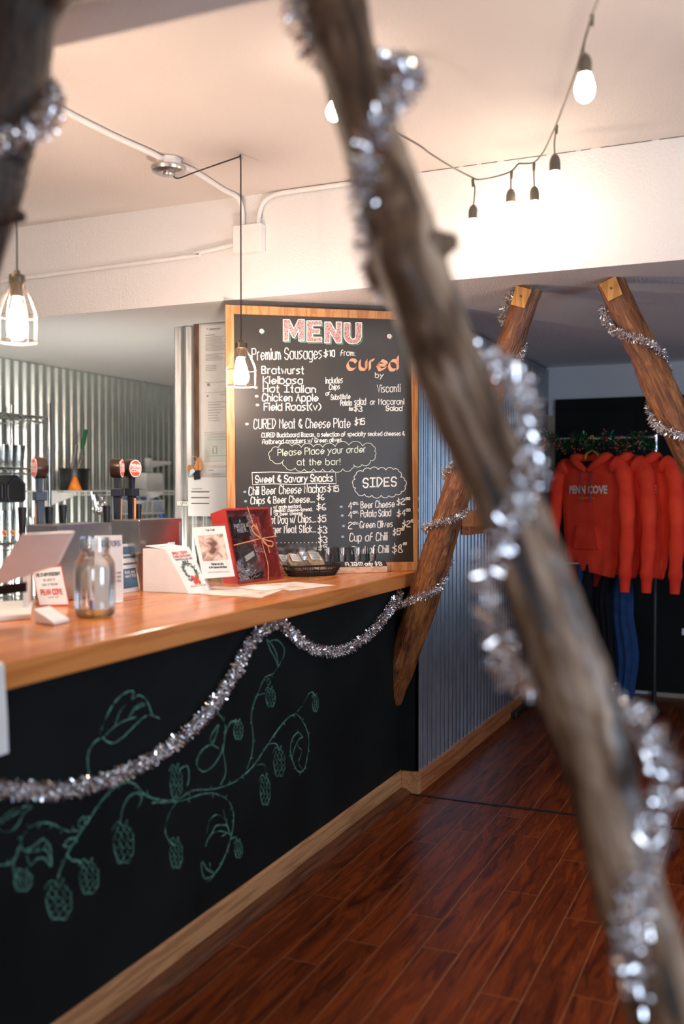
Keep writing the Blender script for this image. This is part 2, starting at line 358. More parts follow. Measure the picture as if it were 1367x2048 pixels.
def spline(P, k=6, closed=False):
    P = [Vector(p) for p in P]; n_ = len(P); out = []
    for i in range(n_ if closed else n_ - 1):
        p0 = P[i - 1] if (i or closed) else P[0]; p1 = P[i]; p2 = P[(i + 1) % n_]; p3 = P[(i + 2) % n_] if (i + 2 < n_ or closed) else P[-1]
        for j in range(k):
            t = j / k
            out.append(0.5 * ((2 * p1) + (p2 - p0) * t + (2 * p0 - 5 * p1 + 4 * p2 - p3) * t * t + (3 * p1 - p0 - 3 * p2 + p3) * t ** 3))
    if not closed: out.append(P[-1])
    return out
def frame(o, ux, uz):
    """local 2-D frame: maps (u, w) to world"""
    o, ux, uz = Vector(o), Vector(ux), Vector(uz)
    return lambda u, w, off=0.0: o + ux * u + uz * w + ux.cross(uz) * off

# ------------------------------------------------------------------ hand lettering: single-stroke alphabet
# digit pairs x,y on a grid (baseline 2, x-height 6, capitals 8, descenders 0); '~' marks a curved stroke
G = {
'a': '~453616041232 4642', 'b': '0802 ~051636443212 0302', 'c': '~453616041232 3243', 'd': '~453616041232 4243 4842', 'e': '~04444526150413 ~04122243',
'f': '~38281702 0535', 'g': '~453616041232 ~4641302010', 'h': '0802 ~0516353432', 'i': '0602 0807', 'j': '1611 ~111000 1817', 'k': '0802 360432', 'l': '0802',
'm': '0602 ~051624 2422 ~253644 4442', 'n': '0602 ~0516353432', 'o': '~26050312324446 4626', 'p': '0600 ~0516364432 3212 1203', 'q': '~453616041232 4640', 'r': '0602 ~051626',
's': '~361605243312 1202', 't': '1813 ~131222 0626', 'u': '~06031232 3633 3632', 'v': '062246', 'w': '0612253246', 'x': '0642 4602', 'y': '0623 4600', 'z': '06460242',
'A': '022842 1535', 'B': '0802 ~0838374605 ~05353443320202', 'C': '~47381805031232 3243', 'D': '0802 ~0828463412 1202', 'E': '480802 4202 0535', 'F': '480802 0535', 'G': '~47381805031232 3243 4344 4424',
'H': '0802 4842 0545', 'I': '0848 2822 0242', 'J': '~48433202', 'K': '0802 480542', 'L': '080242', 'M': '0208254842', 'N': '02084248', 'O': '~28070312424748 4828', 'P': '0802 ~083847463505',
'Q': '~28070312424748 4828 2441', 'R': '0802 ~083847463505 2542', 'S': '~473818061525443212 1203', 'T': '0848 2822', 'U': '~0803123243 4348', 'V': '082248', 'W': '0812253248', 'X': '0842 4802', 'Y': '0825 4822', 'Z': '08480242',
'0': '~28070312323738 3828', '1': '072822', '2': '~07183847360402 0242', '3': '~0718374625 ~25344332120203', '4': '38044444 3832', '5': '480805 ~0536444332120203', '6': '~38170503123243 ~433404', '7': '084812', '8': '~281706253443321203152537 ~3728', '9': '~443515071838 ~383742',
'$': '~47371606253544331203 2921', '&': '~42163728170432 3244', '!': '0804 0202', '.': '0202', ',': '1201', ':': '0505 0202', '/': '0238', '(': '~28060422', ')': '~08262402', '-': '0434', "'": '0807', '%': '0248'}
def glyphs(s, sp=1.55):
    x = 0.0; out = []
    for ch in s:
        if ch == ' ': x += 3.0; continue
        if ch not in G: continue
        mxx = 0
        for st in G[ch].split(' '):
            cv = st[0] == '~'; st = st.lstrip('~')
            pts = [(int(st[i]), int(st[i + 1]) - 2) for i in range(0, len(st) - 1, 2)]
            mxx = max(mxx, max(p[0] for p in pts))
            if len(pts) == 2 and pts[0] == pts[1]: pts = [pts[0], (pts[0][0] + 0.25, pts[0][1] + 0.25)]
            jx = random.uniform(-.12, .12); jy = random.uniform(-.18, .18)
            pts = [Vector((x + p[0] + jx, p[1] + jy, 0)) for p in pts]
            out.append(spline(pts, 4) if cv and len(pts) > 2 else pts)
        x += mxx + sp
    return out, max(0.1, x - sp)
def letter(mb, s, A, B, cap, w, nrm, upv=None, nib=None):
    """writes s from A to B (world points) with capitals of height cap"""
    A, B = Vector(A), Vector(B); ln = B - A; gl, wd = glyphs(s)
    n_ = Vector(nrm); ux = ln / wd; uz = n_.cross(ln.normalized()) * (cap / 6.0)
    if uz.z < 0 and abs(uz.z) > 1e-6: uz = -uz
    if upv is not None: uz = Vector(upv) * (cap / 6.0)
    for st in gl:
        pts = [A + ux * p.x + uz * p.y for p in st]
        if nib:                      # broad nib
            for p, q in zip(pts[:-1], pts[1:]): mb.quad(p - nib, q - nib, q + nib, p + nib)
        else: mb.ribbon(pts, w, n_)
    return mb
def ftext(s, size, bold=0.0):
    """block lettering from the built-in font as a flat mesh builder in the xy plane"""
    cu = bpy.data.curves.new('t', 'FONT'); cu.body = s; cu.size = size; cu.offset = bold; cu.align_x = 'CENTER'; cu.align_y = 'CENTER'
    cu.resolution_u = 2
    o = bpy.data.objects.new('t', cu); COL.objects.link(o)
    dg = bpy.context.evaluated_depsgraph_get(); me = bpy.data.meshes.new_from_object(o.evaluated_get(dg))
    mb = MB(); mb.v = [v.co.copy() for v in me.vertices]; mb.f = [tuple(p.vertices) for p in me.polygons]
    bpy.data.objects.remove(o); bpy.data.curves.remove(cu); bpy.data.meshes.remove(me)
    return mb
def put(mb, fr, off=0.0, sx=1.0, sy=1.0, cx=0.0, cy=0.0):
    mb.v = [fr(cx + v.x * sx, cy + v.y * sy, off) for v in mb.v]; return mb
# ------------------------------------------------------------------ the setting
ZL, ZH, YS, YN = 2.38, 2.865, 4.16, 1.65
XL, XR, YB, YF = -5.05, 2.7, -2.6, 7.42
fl = MB().quad((XL, YB, 0), (XR, YB, 0), (XR, YF, 0), (XL, YF, 0))
struct('floor', fl, M_FLOOR)
ce = MB()
ce.quad((XL, YF, ZL), (XR, YF, ZL), (XR, YS, ZL), (XL, YS, ZL))
ce.quad((XL, YS, ZL), (XR, YS, ZL), (XR, YS, ZH), (XL, YS, ZH))
struct('ceiling_recess', MB().quad((XL, YS, ZH), (XR, YS, ZH), (XR, YN, ZH), (XL, YN, ZH)), M_CEILB)
ce.quad((XL, YN, ZH), (XR, YN, ZH), (XR, YN, ZL), (XL, YN, ZL))
ce.quad((XL, YN, ZL), (XR, YN, ZL), (XR, YB, ZL), (XL, YB, ZL))
struct('ceiling', ce, M_CEIL)
jn = MB()
for a_, b_ in ((-1.95, -1.80), (-1.76, -1.74), (-1.47, -1.30), (-1.28, -1.22), (-1.20, -1.13), (-1.10, -0.92), (-0.88, -0.80), (-0.78, -0.74), (-0.70, -0.50), (-0.47, -0.36), (-0.3, 0.4)): jn.b2((a_, YS - 0.002, ZH - 0.0025), (b_, YS, ZH - 0.0005))
struct('trim_1', jn, M_BRONZE)
def corrug(p0, p1, z0, z1, pitch, amp, nrm, seg=6):
    p0, p1, nn = Vector(p0), Vector(p1), Vector(nrm); L = (p1 - p0).length; d = (p1 - p0) / L
    n_ = int(L / pitch * seg); mb = MB()
    for i in range(n_ + 1):
        s = L * i / n_; o = nn * (amp * math.cos(2 * PI * s / pitch)); q = p0 + d * s + o
        mb.v += [Vector((q.x, q.y, z0)), Vector((q.x, q.y, z1))]
    for i in range(n_): mb.f.append((2 * i, 2 * i + 2, 2 * i + 3, 2 * i + 1))
    return mb
struct('wall_rear', corrug((-4.93, 1.2, 0), (-4.93, YF, 0), 0, ZL - 0.004, 0.084, 0.014, (1, 0, 0), 10), M_GALV2, smooth=70)
struct('wall_rear.001', MB().b2((-5.05, -1, 0), (-4.95, YF, ZH)), M_WALL)
XSTUB = on(351, 800, 'Y', 4.71).x
struct('wall_middle', MB().b2((XSTUB + .005, 4.725, 0), (-1.71, 4.86, ZL - 0.002)), M_WALL)
struct('wall_middle.001', corrug((XSTUB, 4.712, 0), (-1.72, 4.712, 0), 0.0, ZL - 0.004, 0.068, 0.009, (0, -1, 0), 8), M_GALV3, smooth=70)
struct('wall_middle.002', corrug((XSTUB - .007, 4.86, 0), (XSTUB - .007, 4.72, 0), 0.0, ZL - 0.004, 0.068, 0.006, (-1, 0, 0), 8), M_GALV3, smooth=70)
wr = MB().b2((-1.70, 4.525, 0), (-1.637, YF, 1.0)).b2((-1.71, 4.72, 1.0), (-1.637, YF, ZL - 0.002))
struct('wall_right', wr, M_BLACKW)
struct('wall_right.001', corrug((-1.624, 4.54, 0), (-1.624, YF - 0.01, 0), 0.095, ZL - 0.015, 0.068, 0.009, (1, 0, 0), 8), M_GALV, smooth=70)
struct('wall_far', MB().b2((XL, YF, 0), (XR, YF + 0.1, ZL)), M_WALL)
dpanel = on(1112, 800, 'Y', YF)
dr = MB().b2((dpanel.x, YF - 0.035, 0.03), (0.6, YF - 0.002, dpanel.z)).b2((dpanel.x, YF - 0.045, dpanel.z - 0.075), (0.6, YF - 0.035, dpanel.z - 0.06))
dr.b2((-0.98, YF - 0.042, 0.03), (-0.97, YF - 0.034, dpanel.z - 0.1))
struct('door_1', dr, M_BLACKW)
a_ = on(1097, 832, 'Y', YF)
struct('trim_2', MB().b2((a_.x, YF - 0.03, 0), (dpanel.x - 0.002, YF - 0.002, a_.z)), M_BEIGE)
a_ = on(1306, 1388, 'Z', 0)
struct('baseboard_far', MB().b2((a_.x, YF - 0.06, 0), (0.6, YF - 0.036, 0.03)), M_BEIGE)
bb = MB().prism([(-1.72, 0.0, 0), (-1.690, 0.0, 0), (-1.690, 0.0, 0.098), (-1.697, 0.0, 0.107), (-1.72, 0.0, 0.107)], (0, 4.522, 0))
struct('baseboard_bar', bb, M_PINE)
sh = MB().prism([(-1.69, 0.0, 0), (-1.640, 0.0, 0), (-1.642, 0.0, 0.010), (-1.655, 0.0, 0.020), (-1.675, 0.0, 0.026), (-1.69, 0.0, 0.028)], (0, 4.515, 0))
struct('baseboard_bar.001', sh, M_SHOE)
struct('baseboard_corner', MB().b2((-1.69, 4.505, 0), (-1.602, 4.535, 0.105)), M_PINE, bev=0.002)
struct('baseboard_right', MB().b2((-1.63, 4.535, 0), (-1.602, YF - 0.01, 0.10)), M_TRIMR, bev=0.002)
struct('trim_3', MB().b2((-1.64, 4.497, 0.0), (1.2, 4.517, 0.004)), M_BLACK)

# ------------------------------------------------------------------ bar front, its chalk vine and the counter
bar = thing('bar_front', 'black chalkboard bar front with a green chalk hop vine', 'bar front', (-1.72, 2.0, 0))
obj('front_panel', MB().b2((-1.80, -0.6, 0), (-1.70, 4.524, 1.003)), M_BLACKW, bar)
ct = MB().b2((-2.50, -0.6, 1.003), (-1.650, 4.56, 1.07)).b2((-2.50, 4.56, 1.003), (-1.70, 4.64, 1.07))
tag(obj('countertop', MB().b2((-2.50, -0.6, 1.003), (-1.650, 4.62, 1.07)), M_FIR, bev=0.006), 'long varnished orange fir countertop on top of the bar', 'countertop')
VO = {'A': (0, 1540), 'B': (320, 1260), 'C': (320, 1540), 'D': (0, 1240)}
XP = -1.699
def vp(o, x, y): return on(VO[o][0] + x / 3.906, VO[o][1] + y / 3.906, 'X', XP)
def chalkline(mb, pts, w=0.0017, sk=1, jit=0.0016):
    P = spline(pts, 5)
    for q in range(sk):
        d = Vector((0, random.uniform(-1, 1), random.uniform(-1, 1))) * (0.0045 if q else 0)
        pp = [p + d + Vector((0, random.gauss(0, jit * .35), random.gauss(0, jit * .35))) for p in P]
        mb.ribbon(pp, w * random.uniform(.7, 1.1), (1, 0, 0))
def vine(o, pts, w=0.0017, sk=2, thorns=True, name='chalk_vine'):
    mb = MB(); P = [vp(o, *p) for p in pts]; chalkline(mb, P, w, sk)
    if thorns:
        S = spline(P, 5)
        for i in range(4, len(S) - 2, 5):
            t = (S[i + 1] - S[i - 1]).normalized(); sd = Vector((1, 0, 0)).cross(t) * random.choice((-1, 1))
            mb.ribbon([S[i], S[i] + sd * 0.012 + t * 0.008], 0.0018, (1, 0, 0))
    obj(name, mb, M_CHALKG, bar)
def cone(o, cx, cy, hw, hh, lean=0.0):
    mb = MB(); C = lambda u, v: vp(o, cx + u * hw + lean * v * hw, cy + v * hh)
    rows = 5
    for r_ in range(rows):
        v0 = -0.85 + 1.6 * r_ / (rows - 1); wdt = math.sqrt(max(0.05, 1 - (v0 * 0.86) ** 2)); k = 3 if 0 < r_ < rows - 1 else 2
        for q in range(k):
            u0 = (-1 + 2 * q / k) * wdt + (0.5 / k * wdt if r_ % 2 else 0) * 0.6; u1 = u0 + 2 / k * wdt
            chalkline(mb, [C(u0, v0 - .06), C(u0 * .8 + u1 * .2, v0 + .2), C((u0 + u1) / 2, v0 + .30), C(u0 * .2 + u1 * .8, v0 + .2), C(u1, v0 - .06)], 0.0014, 1)
    chalkline(mb, [C(math.cos(a) * 1.0, math.sin(a)) for a in [PI * (-.45 + .3 * i) for i in range(7)]], 0.0014, 1)
    chalkline(mb, [C(-.1, -.9), C(-.5, -1.15), C(-.9, -.95), C(-1.1, -.7)], 0.0022, 1)
    chalkline(mb, [C(0, -.9), C(.35, -1.25), C(.3, -.9)], 0.0022, 1)
    obj('chalk_hop_cone', mb, M_CHALKG, bar)
def leaf(o, lines):
    mb = MB()
    for ln in lines: chalkline(mb, [vp(o, *p) for p in ln], 0.0016, 2)
    obj('chalk_leaf', mb, M_CHALKG, bar)
vine('A', [(1367, 240), (1250, 230), (1130, 185), (1060, 110), (1000, 90), (920, 115), (840, 180), (760, 280), (690, 390), (640, 460), (590, 540), (540, 620), (490, 730), (450, 830), (435, 900)])
vine('A', [(640, 460), (560, 480), (480, 455), (400, 415), (300, 415), (220, 460), (170, 540), (170, 600), (210, 640), (300, 630), (350, 620), (390, 670), (400, 750)])
vine('A', [(150, 600), (120, 700), (60, 740), (-40, 745)]); vine('A', [(100, 700), (105, 800), (130, 850)], thorns=False)
vine('A', [(520, 670), (560, 710), (620, 720), (650, 770)], thorns=False)
vine('A', [(1130, 185), (1080, 170), (1010, 200), (960, 290), (935, 420)], thorns=False); vine('A', [(1080, 190), (1105, 225), (1075, 300)], thorns=False)
leaf('A', [[(210, 640), (270, 580), (340, 530)], [(340, 530), (390, 590), (405, 690), (400, 750), (350, 690), (290, 690), (240, 740), (210, 660)]])
leaf('A', [[(-20, 410), (60, 340), (140, 300), (250, 280), (180, 350), (140, 430), (80, 480), (20, 480), (-20, 460)], [(0, 420), (70, 370), (170, 310)]])
leaf('A', [[(500, 595), (540, 545), (600, 540), (550, 600), (500, 595)], [(620, 450), (615, 410), (660, 365), (665, 430)]])
cone('A', 180, 865, 70, 80, -.1); cone('A', 460, 1025, 100, 140); cone('A', 695, 840, 75, 125); cone('A', 965, 575, 80, 148)
vine('C', [(0, 240), (130, 250), (240, 220), (330, 190), (430, 185), (520, 230), (565, 300), (575, 400), (555, 520), (520, 640), (470, 750), (420, 820)], sk=3)
vine('C', [(130, 250), (80, 320), (45, 430), (45, 500), (80, 560), (120, 590)], thorns=False)
leaf('C', [[(420, 820), (350, 840), (325, 760), (330, 710), (370, 770), (420, 800)], [(420, 820), (395, 780), (385, 720)], [(420, 820), (390, 860), (365, 875)]])
vine('C', [(550, 540), (590, 520), (610, 560)], thorns=False); cone('C', 612, 620, 32, 65); cone('C', 125, 655, 50, 108)
leaf('C', [[(545, 510), (510, 390), (495, 320)], [(520, 390), (440, 350), (385, 400), (365, 490)], [(520, 430), (440, 430), (400, 500)], [(540, 500), (480, 480), (420, 490), (375, 540), (355, 600)], [(530, 490), (480, 520)]])
vine('B', [(-60, 1350), (120, 1340), (250, 1260), (420, 1245), (560, 1200), (660, 1130), (740, 1050), (820, 930), (900, 810), (980, 710), (1060, 660), (1120, 720), (1160, 830), (1155, 960), (1130, 1080), (1090, 1110), (1050, 1060), (1020, 960), (1030, 860), (1080, 800), (1115, 840)], sk=3)
vine('B', [(1060, 650), (1110, 590), (1160, 500), (1190, 490), (1210, 520)], thorns=False); cone('B', 1212, 572, 25, 62)
vine('B', [(680, 1080), (715, 980), (730, 850), (715, 700), (725, 600), (770, 480), (820, 370), (880, 340), (920, 290)])
leaf('B', [[(920, 290), (965, 200), (960, 130), (910, 80), (850, 90), (830, 75), (860, 160), (900, 230), (920, 290)], [(920, 280), (910, 200), (880, 130), (840, 80)]])
vine('B', [(750, 520), (790, 500), (825, 495)], thorns=False); cone('B', 862, 527, 38, 70)
vine('B', [(840, 370), (860, 400), (845, 435), (835, 400), (850, 370)], thorns=False)
vine('B', [(800, 960), (840, 905), (870, 885), (910, 890), (930, 930)], thorns=False); cone('B', 930, 1035, 45, 105)
vine('B', [(740, 1060), (810, 1050), (825, 1100), (825, 1160)], thorns=False); cone('B', 820, 1255, 40, 108)
vine('B', [(470, 1210), (510, 1120), (500, 1000), (490, 960)], thorns=False)
vine('B', [(490, 900), (480, 960), (420, 1060), (340, 1110), (290, 1060), (310, 970), (390, 900), (460, 930)], thorns=False)
vine('B', [(490, 960), (510, 780), (490, 700), (450, 640), (480, 610)])
vine('B', [(500, 860), (520, 780), (560, 720), (600, 720)], thorns=False); cone('B', 610, 782, 38, 72); cone('B', 125, 1190, 48, 120)
vine('B', [(160, 1080), (215, 1060), (228, 1150), (215, 1210)], thorns=False)
leaf('B', [[(400, 890), (400, 830), (460, 740), (430, 850), (410, 890)]])
leaf('B', [[(1115, 840), (1090, 850), (1070, 880), (1085, 920), (1105, 940), (1095, 990), (1080, 1040), (1110, 1090)], [(1050, 1060), (1035, 1000), (1050, 930), (1070, 880)]])
vine('D', [(710, 1290), (690, 1150), (690, 1050), (730, 970), (780, 925)], thorns=False)
leaf('D', [[(780, 890), (830, 760), (900, 640), (980, 570), (1045, 560), (1030, 620), (1090, 590), (1150, 640), (1190, 740), (1245, 770), (1160, 745), (1090, 790), (1000, 880), (930, 940), (870, 965), (800, 925)],
           [(800, 925), (900, 830), (1000, 780), (1060, 760)], [(900, 830), (930, 730), (980, 660)], [(1010, 770), (1060, 690), (1120, 650)], [(1060, 700), (1130, 665)]])

# drink rail on the metal wall
a_ = on(923, 1070, 'X', -1.612); b_ = on(923, 1040, 'X', -1.612)
dk = thing('wall_shelf', 'orange wooden ledge on the corrugated metal wall behind the bark log', 'shelf', (-1.612, a_.y + 0.4, a_.z))
obj('ledge_board', MB().b2((-1.614, a_.y, a_.z + 0.045), (-1.55, a_.y + 1.1, b_.z + 0.05)), M_FIR, dk, bev=0.003)
obj('ledge_lip', MB().b2((-1.614, a_.y - 0.0, a_.z), (-1.565, a_.y + 1.1, a_.z + 0.045)), M_TRIMR, dk, bev=0.003)

# ------------------------------------------------------------------ logs
def smooth_noise(seed, n_):
    rn = random.Random(seed); v = [rn.uniform(-1, 1) for _ in range(n_)]
    def f(t):
        t = t % n_; i = int(t); fr = t - i; fr = fr * fr * (3 - 2 * fr); return v[i % n_] * (1 - fr) + v[(i + 1) % n_] * fr
    return f
def log(mb, path, radii, seed, knots=(), taper=None, rough=0.035):
    P = spline(path, 14); n_ = 36; m_ = len(P)
    rr = []; kk = len(path) - 1
    for i in range(m_):
        t = i / (m_ - 1) * kk; a = min(int(t), kk - 1); rr.append(radii[a] * (1 - (t - a)) + radii[a + 1] * (t - a))
    f1, f2 = smooth_noise(seed, 64), smooth_noise(seed + 5, 64)
    ax = (P[-1] - P[0]).normalized(); N = Vector((0, -1, 0)); N = (N - ax * N.dot(ax)).normalized(); B = ax.cross(N)
    k = len(mb.v); s = 0
    for i in range(m_):
        if i: s += (P[i] - P[i - 1]).length
        for j in range(n_):
            a = 2 * PI * j / n_; r_ = rr[i] * (1 + rough * f1(i * .7 + 3 * math.sin(a)) + rough * f2(j * 64 / n_ + 0.12 * i))
            for (ks, ka, kr, kh) in knots:
                da = (a - ka + PI) % (2 * PI) - PI; d2 = ((s - ks) / kr) ** 2 + (da * rr[i] / kr) ** 2
                if d2 < 6: r_ += kh * math.exp(-d2)
            mb.v.append(P[i] + (N * math.cos(a) + B * math.sin(a)) * r_); mb.uv.append((j / n_ * 2 if j <= n_ / 2 else (n_ - j) / n_ * 2, s * 1.0))
    for i in range(m_ - 1):
        for j in range(n_):
            j2 = (j + 1) % n_; mb.f.append((k + i * n_ + j, k + i * n_ + j2, k + (i + 1) * n_ + j2, k + (i + 1) * n_ + j))
    mb.f.append(tuple(k + j for j in reversed(range(n_)))); mb.f.append(tuple(k + (m_ - 1) * n_ + j for j in range(n_)))
    return mb
def knot(mb, c, axis, r_, h):
    c, axis = Vector(c), Vector(axis).normalized(); M = axis.to_track_quat('Z', 'Y').to_matrix()
    k0 = len(mb.v); mb.lathe([(r_ * 1.9, -0.02), (r_ * 1.4, -.004), (r_ * 1.0, h * .35), (r_ * .9, h * .7), (r_ * .6, h * .95), (0.0, h * 1.02)], c, 12, M)
    mb.uv += [(0.1, 0.1 * i) for i in range(len(mb.v) - k0)]
YL = 1.45
def onl(x, y, dy=0.0): return on(x, y, 'Y', YL + dy)
def loglen(path, i): return sum((Vector(path[j + 1]) - Vector(path[j])).length for j in range(i))
# near log, out of focus, crossing the whole view
ex = onl(670, 0); d0 = (onl(670, 0) - onl(714, 200)).normalized()
top = ex + d0 * ((ZL - ex.z) / d0.z)
pf = [top, onl(670, 0), onl(716, 200), onl(784, 400), onl(846, 600), onl(922, 800), onl(1012, 1000), onl(1088, 1200), onl(1158, 1400), onl(1213, 1600), onl(1262, 1800), onl(1322, 2000)]
d1 = (pf[-1] - pf[-3]).normalized(); pf.append(pf[-1] + d1 * (-(pf[-1].z) / d1.z))
rf = [.05, .049, .046, .052, .0535, .053, .0515, .052, .055, .050, .050, .052, .056]
mb = log(MB(), pf, rf, 11, [(loglen(pf, 3) + .1, 0.1, .035, .012), (loglen(pf, 4) + .12, 6.0, .03, .012)])
knot(mb, onl(893, 486), RT + Vector((0, -.3, .15)), .015, .018)
knot(mb, onl(765, 545), -RT + Vector((0, -.3, -.5)), .022, .028)
knot(mb, onl(770, 160), RT + Vector((0, -.1, .45)), .013, .035)
tag(obj('log_post', mb, M_LOGD, smooth=60), 'large blurred slanting log in the foreground crossing the whole view', 'log')
# near left log
pl = [onl(50, 0) + (onl(50, 0) - onl(-34, 420)).normalized() * 0.36, onl(52, 0), onl(18, 200), onl(-10, 300), onl(-36, 420), onl(-72, 540)]
pl[0].z = min(pl[0].z, ZL); d1 = (pl[-1] - pl[-3]).normalized(); pl.append(pl[-1] + d1 * 1.25)
mb = log(MB(), pl, [.064, .066, .068, .068, .066, .066, .07], 21)
knot(mb, onl(24, 432), RT + Vector((0, 0, -.1)), .013, .026)
tag(obj('log_post', mb, M_LOGSHADE, smooth=60), 'dark blurred log leaning along the upper left corner', 'log')
# far pair below the low ceiling
pb = [Vector((-1.055, 4.44, ZL - 0.002)), on(1019, 690, 'Y', 4.44), on(921, 960, 'Y', 4.45), on(846, 1200, 'Y', 4.46)]
dd = (pb[-1] - pb[1]).normalized(); low = pb[-1] + dd * ((0.45 - pb[-1].z) / dd.z); low.y = 4.49; pb.append(low)
mb = log(MB(), pb, [.058, .058, .066, .075, .055], 31, [(0.25, 0.3, .02, .008), (0.55, 5.8, .02, .008), (1.15, .4, .025, .01)])
l1 = tag(obj('log_post', mb, M_LOG, smooth=60), 'brown bark log leaning from the bar corner up to the low ceiling, wrapped in tinsel', 'log')
pr = [Vector((-0.70, 4.43, ZL - 0.002)), on(1253, 634, 'Y', 4.43), on(1298, 727, 'Y', 4.43), on(1330, 800, 'Y', 4.43)]
dd = (pr[-1] - pr[1]).normalized(); pr.append(pr[-1] + dd * ((0.45 - pr[-1].z) / dd.z))
mb = log(MB(), pr, [.058, .058, .063, .068, .07], 41, [(0.22, 0.5, .02, .008), (0.7, 5.9, .02, .01)])
l2 = tag(obj('log_post', mb, M_LOG, smooth=60), 'brown log leaning towards the right edge in front of the black door', 'log')
for l_, P, px in ((l1, pb, 0), (l2, pr, 0)):
    ax = (P[1] - P[0]).normalized(); sd = Vector((0, 1, 0)).cross(ax).normalized(); f_ = sd.cross(ax).normalized()
    if f_.y > 0: f_ = -f_
    c = P[0] + ax * 0.012 + f_ * 0.052 + Vector((-.008, 0, 0)); w_ = 0.036
    q = [c - sd * w_, c + sd * w_, c + sd * w_ * .9 + ax * 0.085, c - sd * w_ * .9 + ax * 0.085]
    sw = obj('sawn_face', MB().slab([p + f_ * .012 for p in q], 0.02, f_), M_SAWN, l_, label='paler sawn face at the top of the log')
    obj('screw', MB().lathe([(0.0055, 0), (0.0055, .002), (0, .003)], c + ax * 0.04 + f_ * .012, 10, f_.to_track_quat('Z', 'Y').to_matrix()), M_BRONZE, sw)
# ------------------------------------------------------------------ tinsel
def tinsel(path, label, rad=0.027, dens=2300, mat=None, wd=0.0016, name='tinsel_garland', parent=None, seed=1, grp=None):
    rn = random.Random(seed); P = spline(path, 8); mb = MB()
    L = [0.0]
    for a, b_ in zip(P[:-1], P[1:]): L.append(L[-1] + (b_ - a).length)
    n_ = int(L[-1] * dens); j = 0
    for i in range(n_):
        s = L[-1] * (i + rn.random()) / n_
        while j < len(P) - 2 and L[j + 1] < s: j += 1
        t = (P[j + 1] - P[j]); u = (s - L[j]) / max(1e-6, L[j + 1] - L[j]); c = P[j] + t * u; t = t.normalized()
        a = Vector((rn.gauss(0, 1), rn.gauss(0, 1), rn.gauss(0, 1))); d = (a - t * a.dot(t) * 0.75).normalized()
        ln = rad * rn.uniform(.65, 1.08); w = d.cross(Vector((rn.gauss(0, 1), rn.gauss(0, 1), rn.gauss(0, 1)))).normalized() * (wd * rn.uniform(.6, 1.1))
        bend = Vector((rn.gauss(0, 1), rn.gauss(0, 1), rn.gauss(0, 1))) * rad * .16
        mid = c + d * ln * .55 + bend
        k = len(mb.v); mb.v += [c + d * ln * .08 - w, c + d * ln * .08 + w, mid + w, mid - w, c + d * ln + w, c + d * ln - w]
        mb.f += [(k, k + 1, k + 2, k + 3), (k + 3, k + 2, k + 4, k + 5)]
    o = obj(name, mb, mat or M_FOIL, parent)
    core = MB().tube(P[::4] + [P[-1]], 0.0022, 5)
    if parent is None:
        tag(o, label, 'garland', grp)
        obj('core_string', core, M_STEEL, o)
    return o
def axis_wrap(P, zlist):
    pass
XT = -1.672
sw1 = [on(x, y, 'X', XT) for x, y in ((-60, 1572), (0, 1578), (90, 1583), (150, 1577), (230, 1553), (300, 1520), (370, 1470), (430, 1405), (470, 1345), (505, 1280), (530, 1257), (556, 1246))]
sw2 = [on(x, y, 'X', XT) for x, y in ((556, 1246), (585, 1268), (620, 1295), (665, 1304), (705, 1292), (745, 1262), (775, 1225), (788, 1203), (800, 1186))]
tinsel(sw1 + sw2[1:], 'silver tinsel garland swagged along the black bar front', 0.027, 2500, seed=3, wd=.0015)
def onP(x, y, off=0.0): return on(x, y, 'Y', 4.45 + off)
w1 = [onP(788, 1216, -.03), onP(805, 1208, -.085), onP(835, 1195, -.10), onP(862, 1187, -.085), onP(880, 1172, -.03), onP(893, 1140, .01), onP(898, 1115, .06), onP(880, 1085, .09), onP(857, 1062, .05), onP(851, 1056, -.01), onP(868, 1048, -.08), onP(895, 1042, -.09), onP(918, 1033, -.06), onP(926, 1024, -.01), onP(922, 1000, .06), onP(898, 965, .06), onP(891, 950, .01), onP(897, 938, -.05), onP(935, 905, -.085), onP(968, 870, -.03), onP(975, 840, .05), onP(960, 780, .06), onP(962, 748, -.02), onP(985, 738, -.07), onP(1012, 731, -.075), onP(1035, 719, -.05), onP(1046, 700, -.005), onP(1040, 680, .05), onP(1010, 648, .06), onP(1004, 632, .01), onP(1012, 605, -.02), onP(1022, 585, -.03), onP(1028, 578, -.03)]
tinsel(w1, 'silver tinsel garland spiralling up the brown bark log at the bar corner', 0.023, 2100, seed=5)
def onR(x, y, off=0.0): return on(x, y, 'Y', 4.43 + off)
w2 = [onR(1204, 612, .0), onR(1210, 640, -.02), onR(1224, 660, -.05), onR(1245, 670, -.085), onR(1272, 677, -.09), onR(1300, 688, -.075), onR(1322, 705, -.03), onR(1331, 733, .01), onR(1334, 760, .06), onR(1310, 790, .07), onR(1299, 812, .01), onR(1303, 838, -.03), onR(1320, 858, -.08), onR(1345, 867, -.095), onR(1375, 880, -.09), onR(1410, 905, -.03)]
tinsel(w2, 'silver tinsel garland spiralling down the log by the right edge', 0.025, 2300, seed=6)
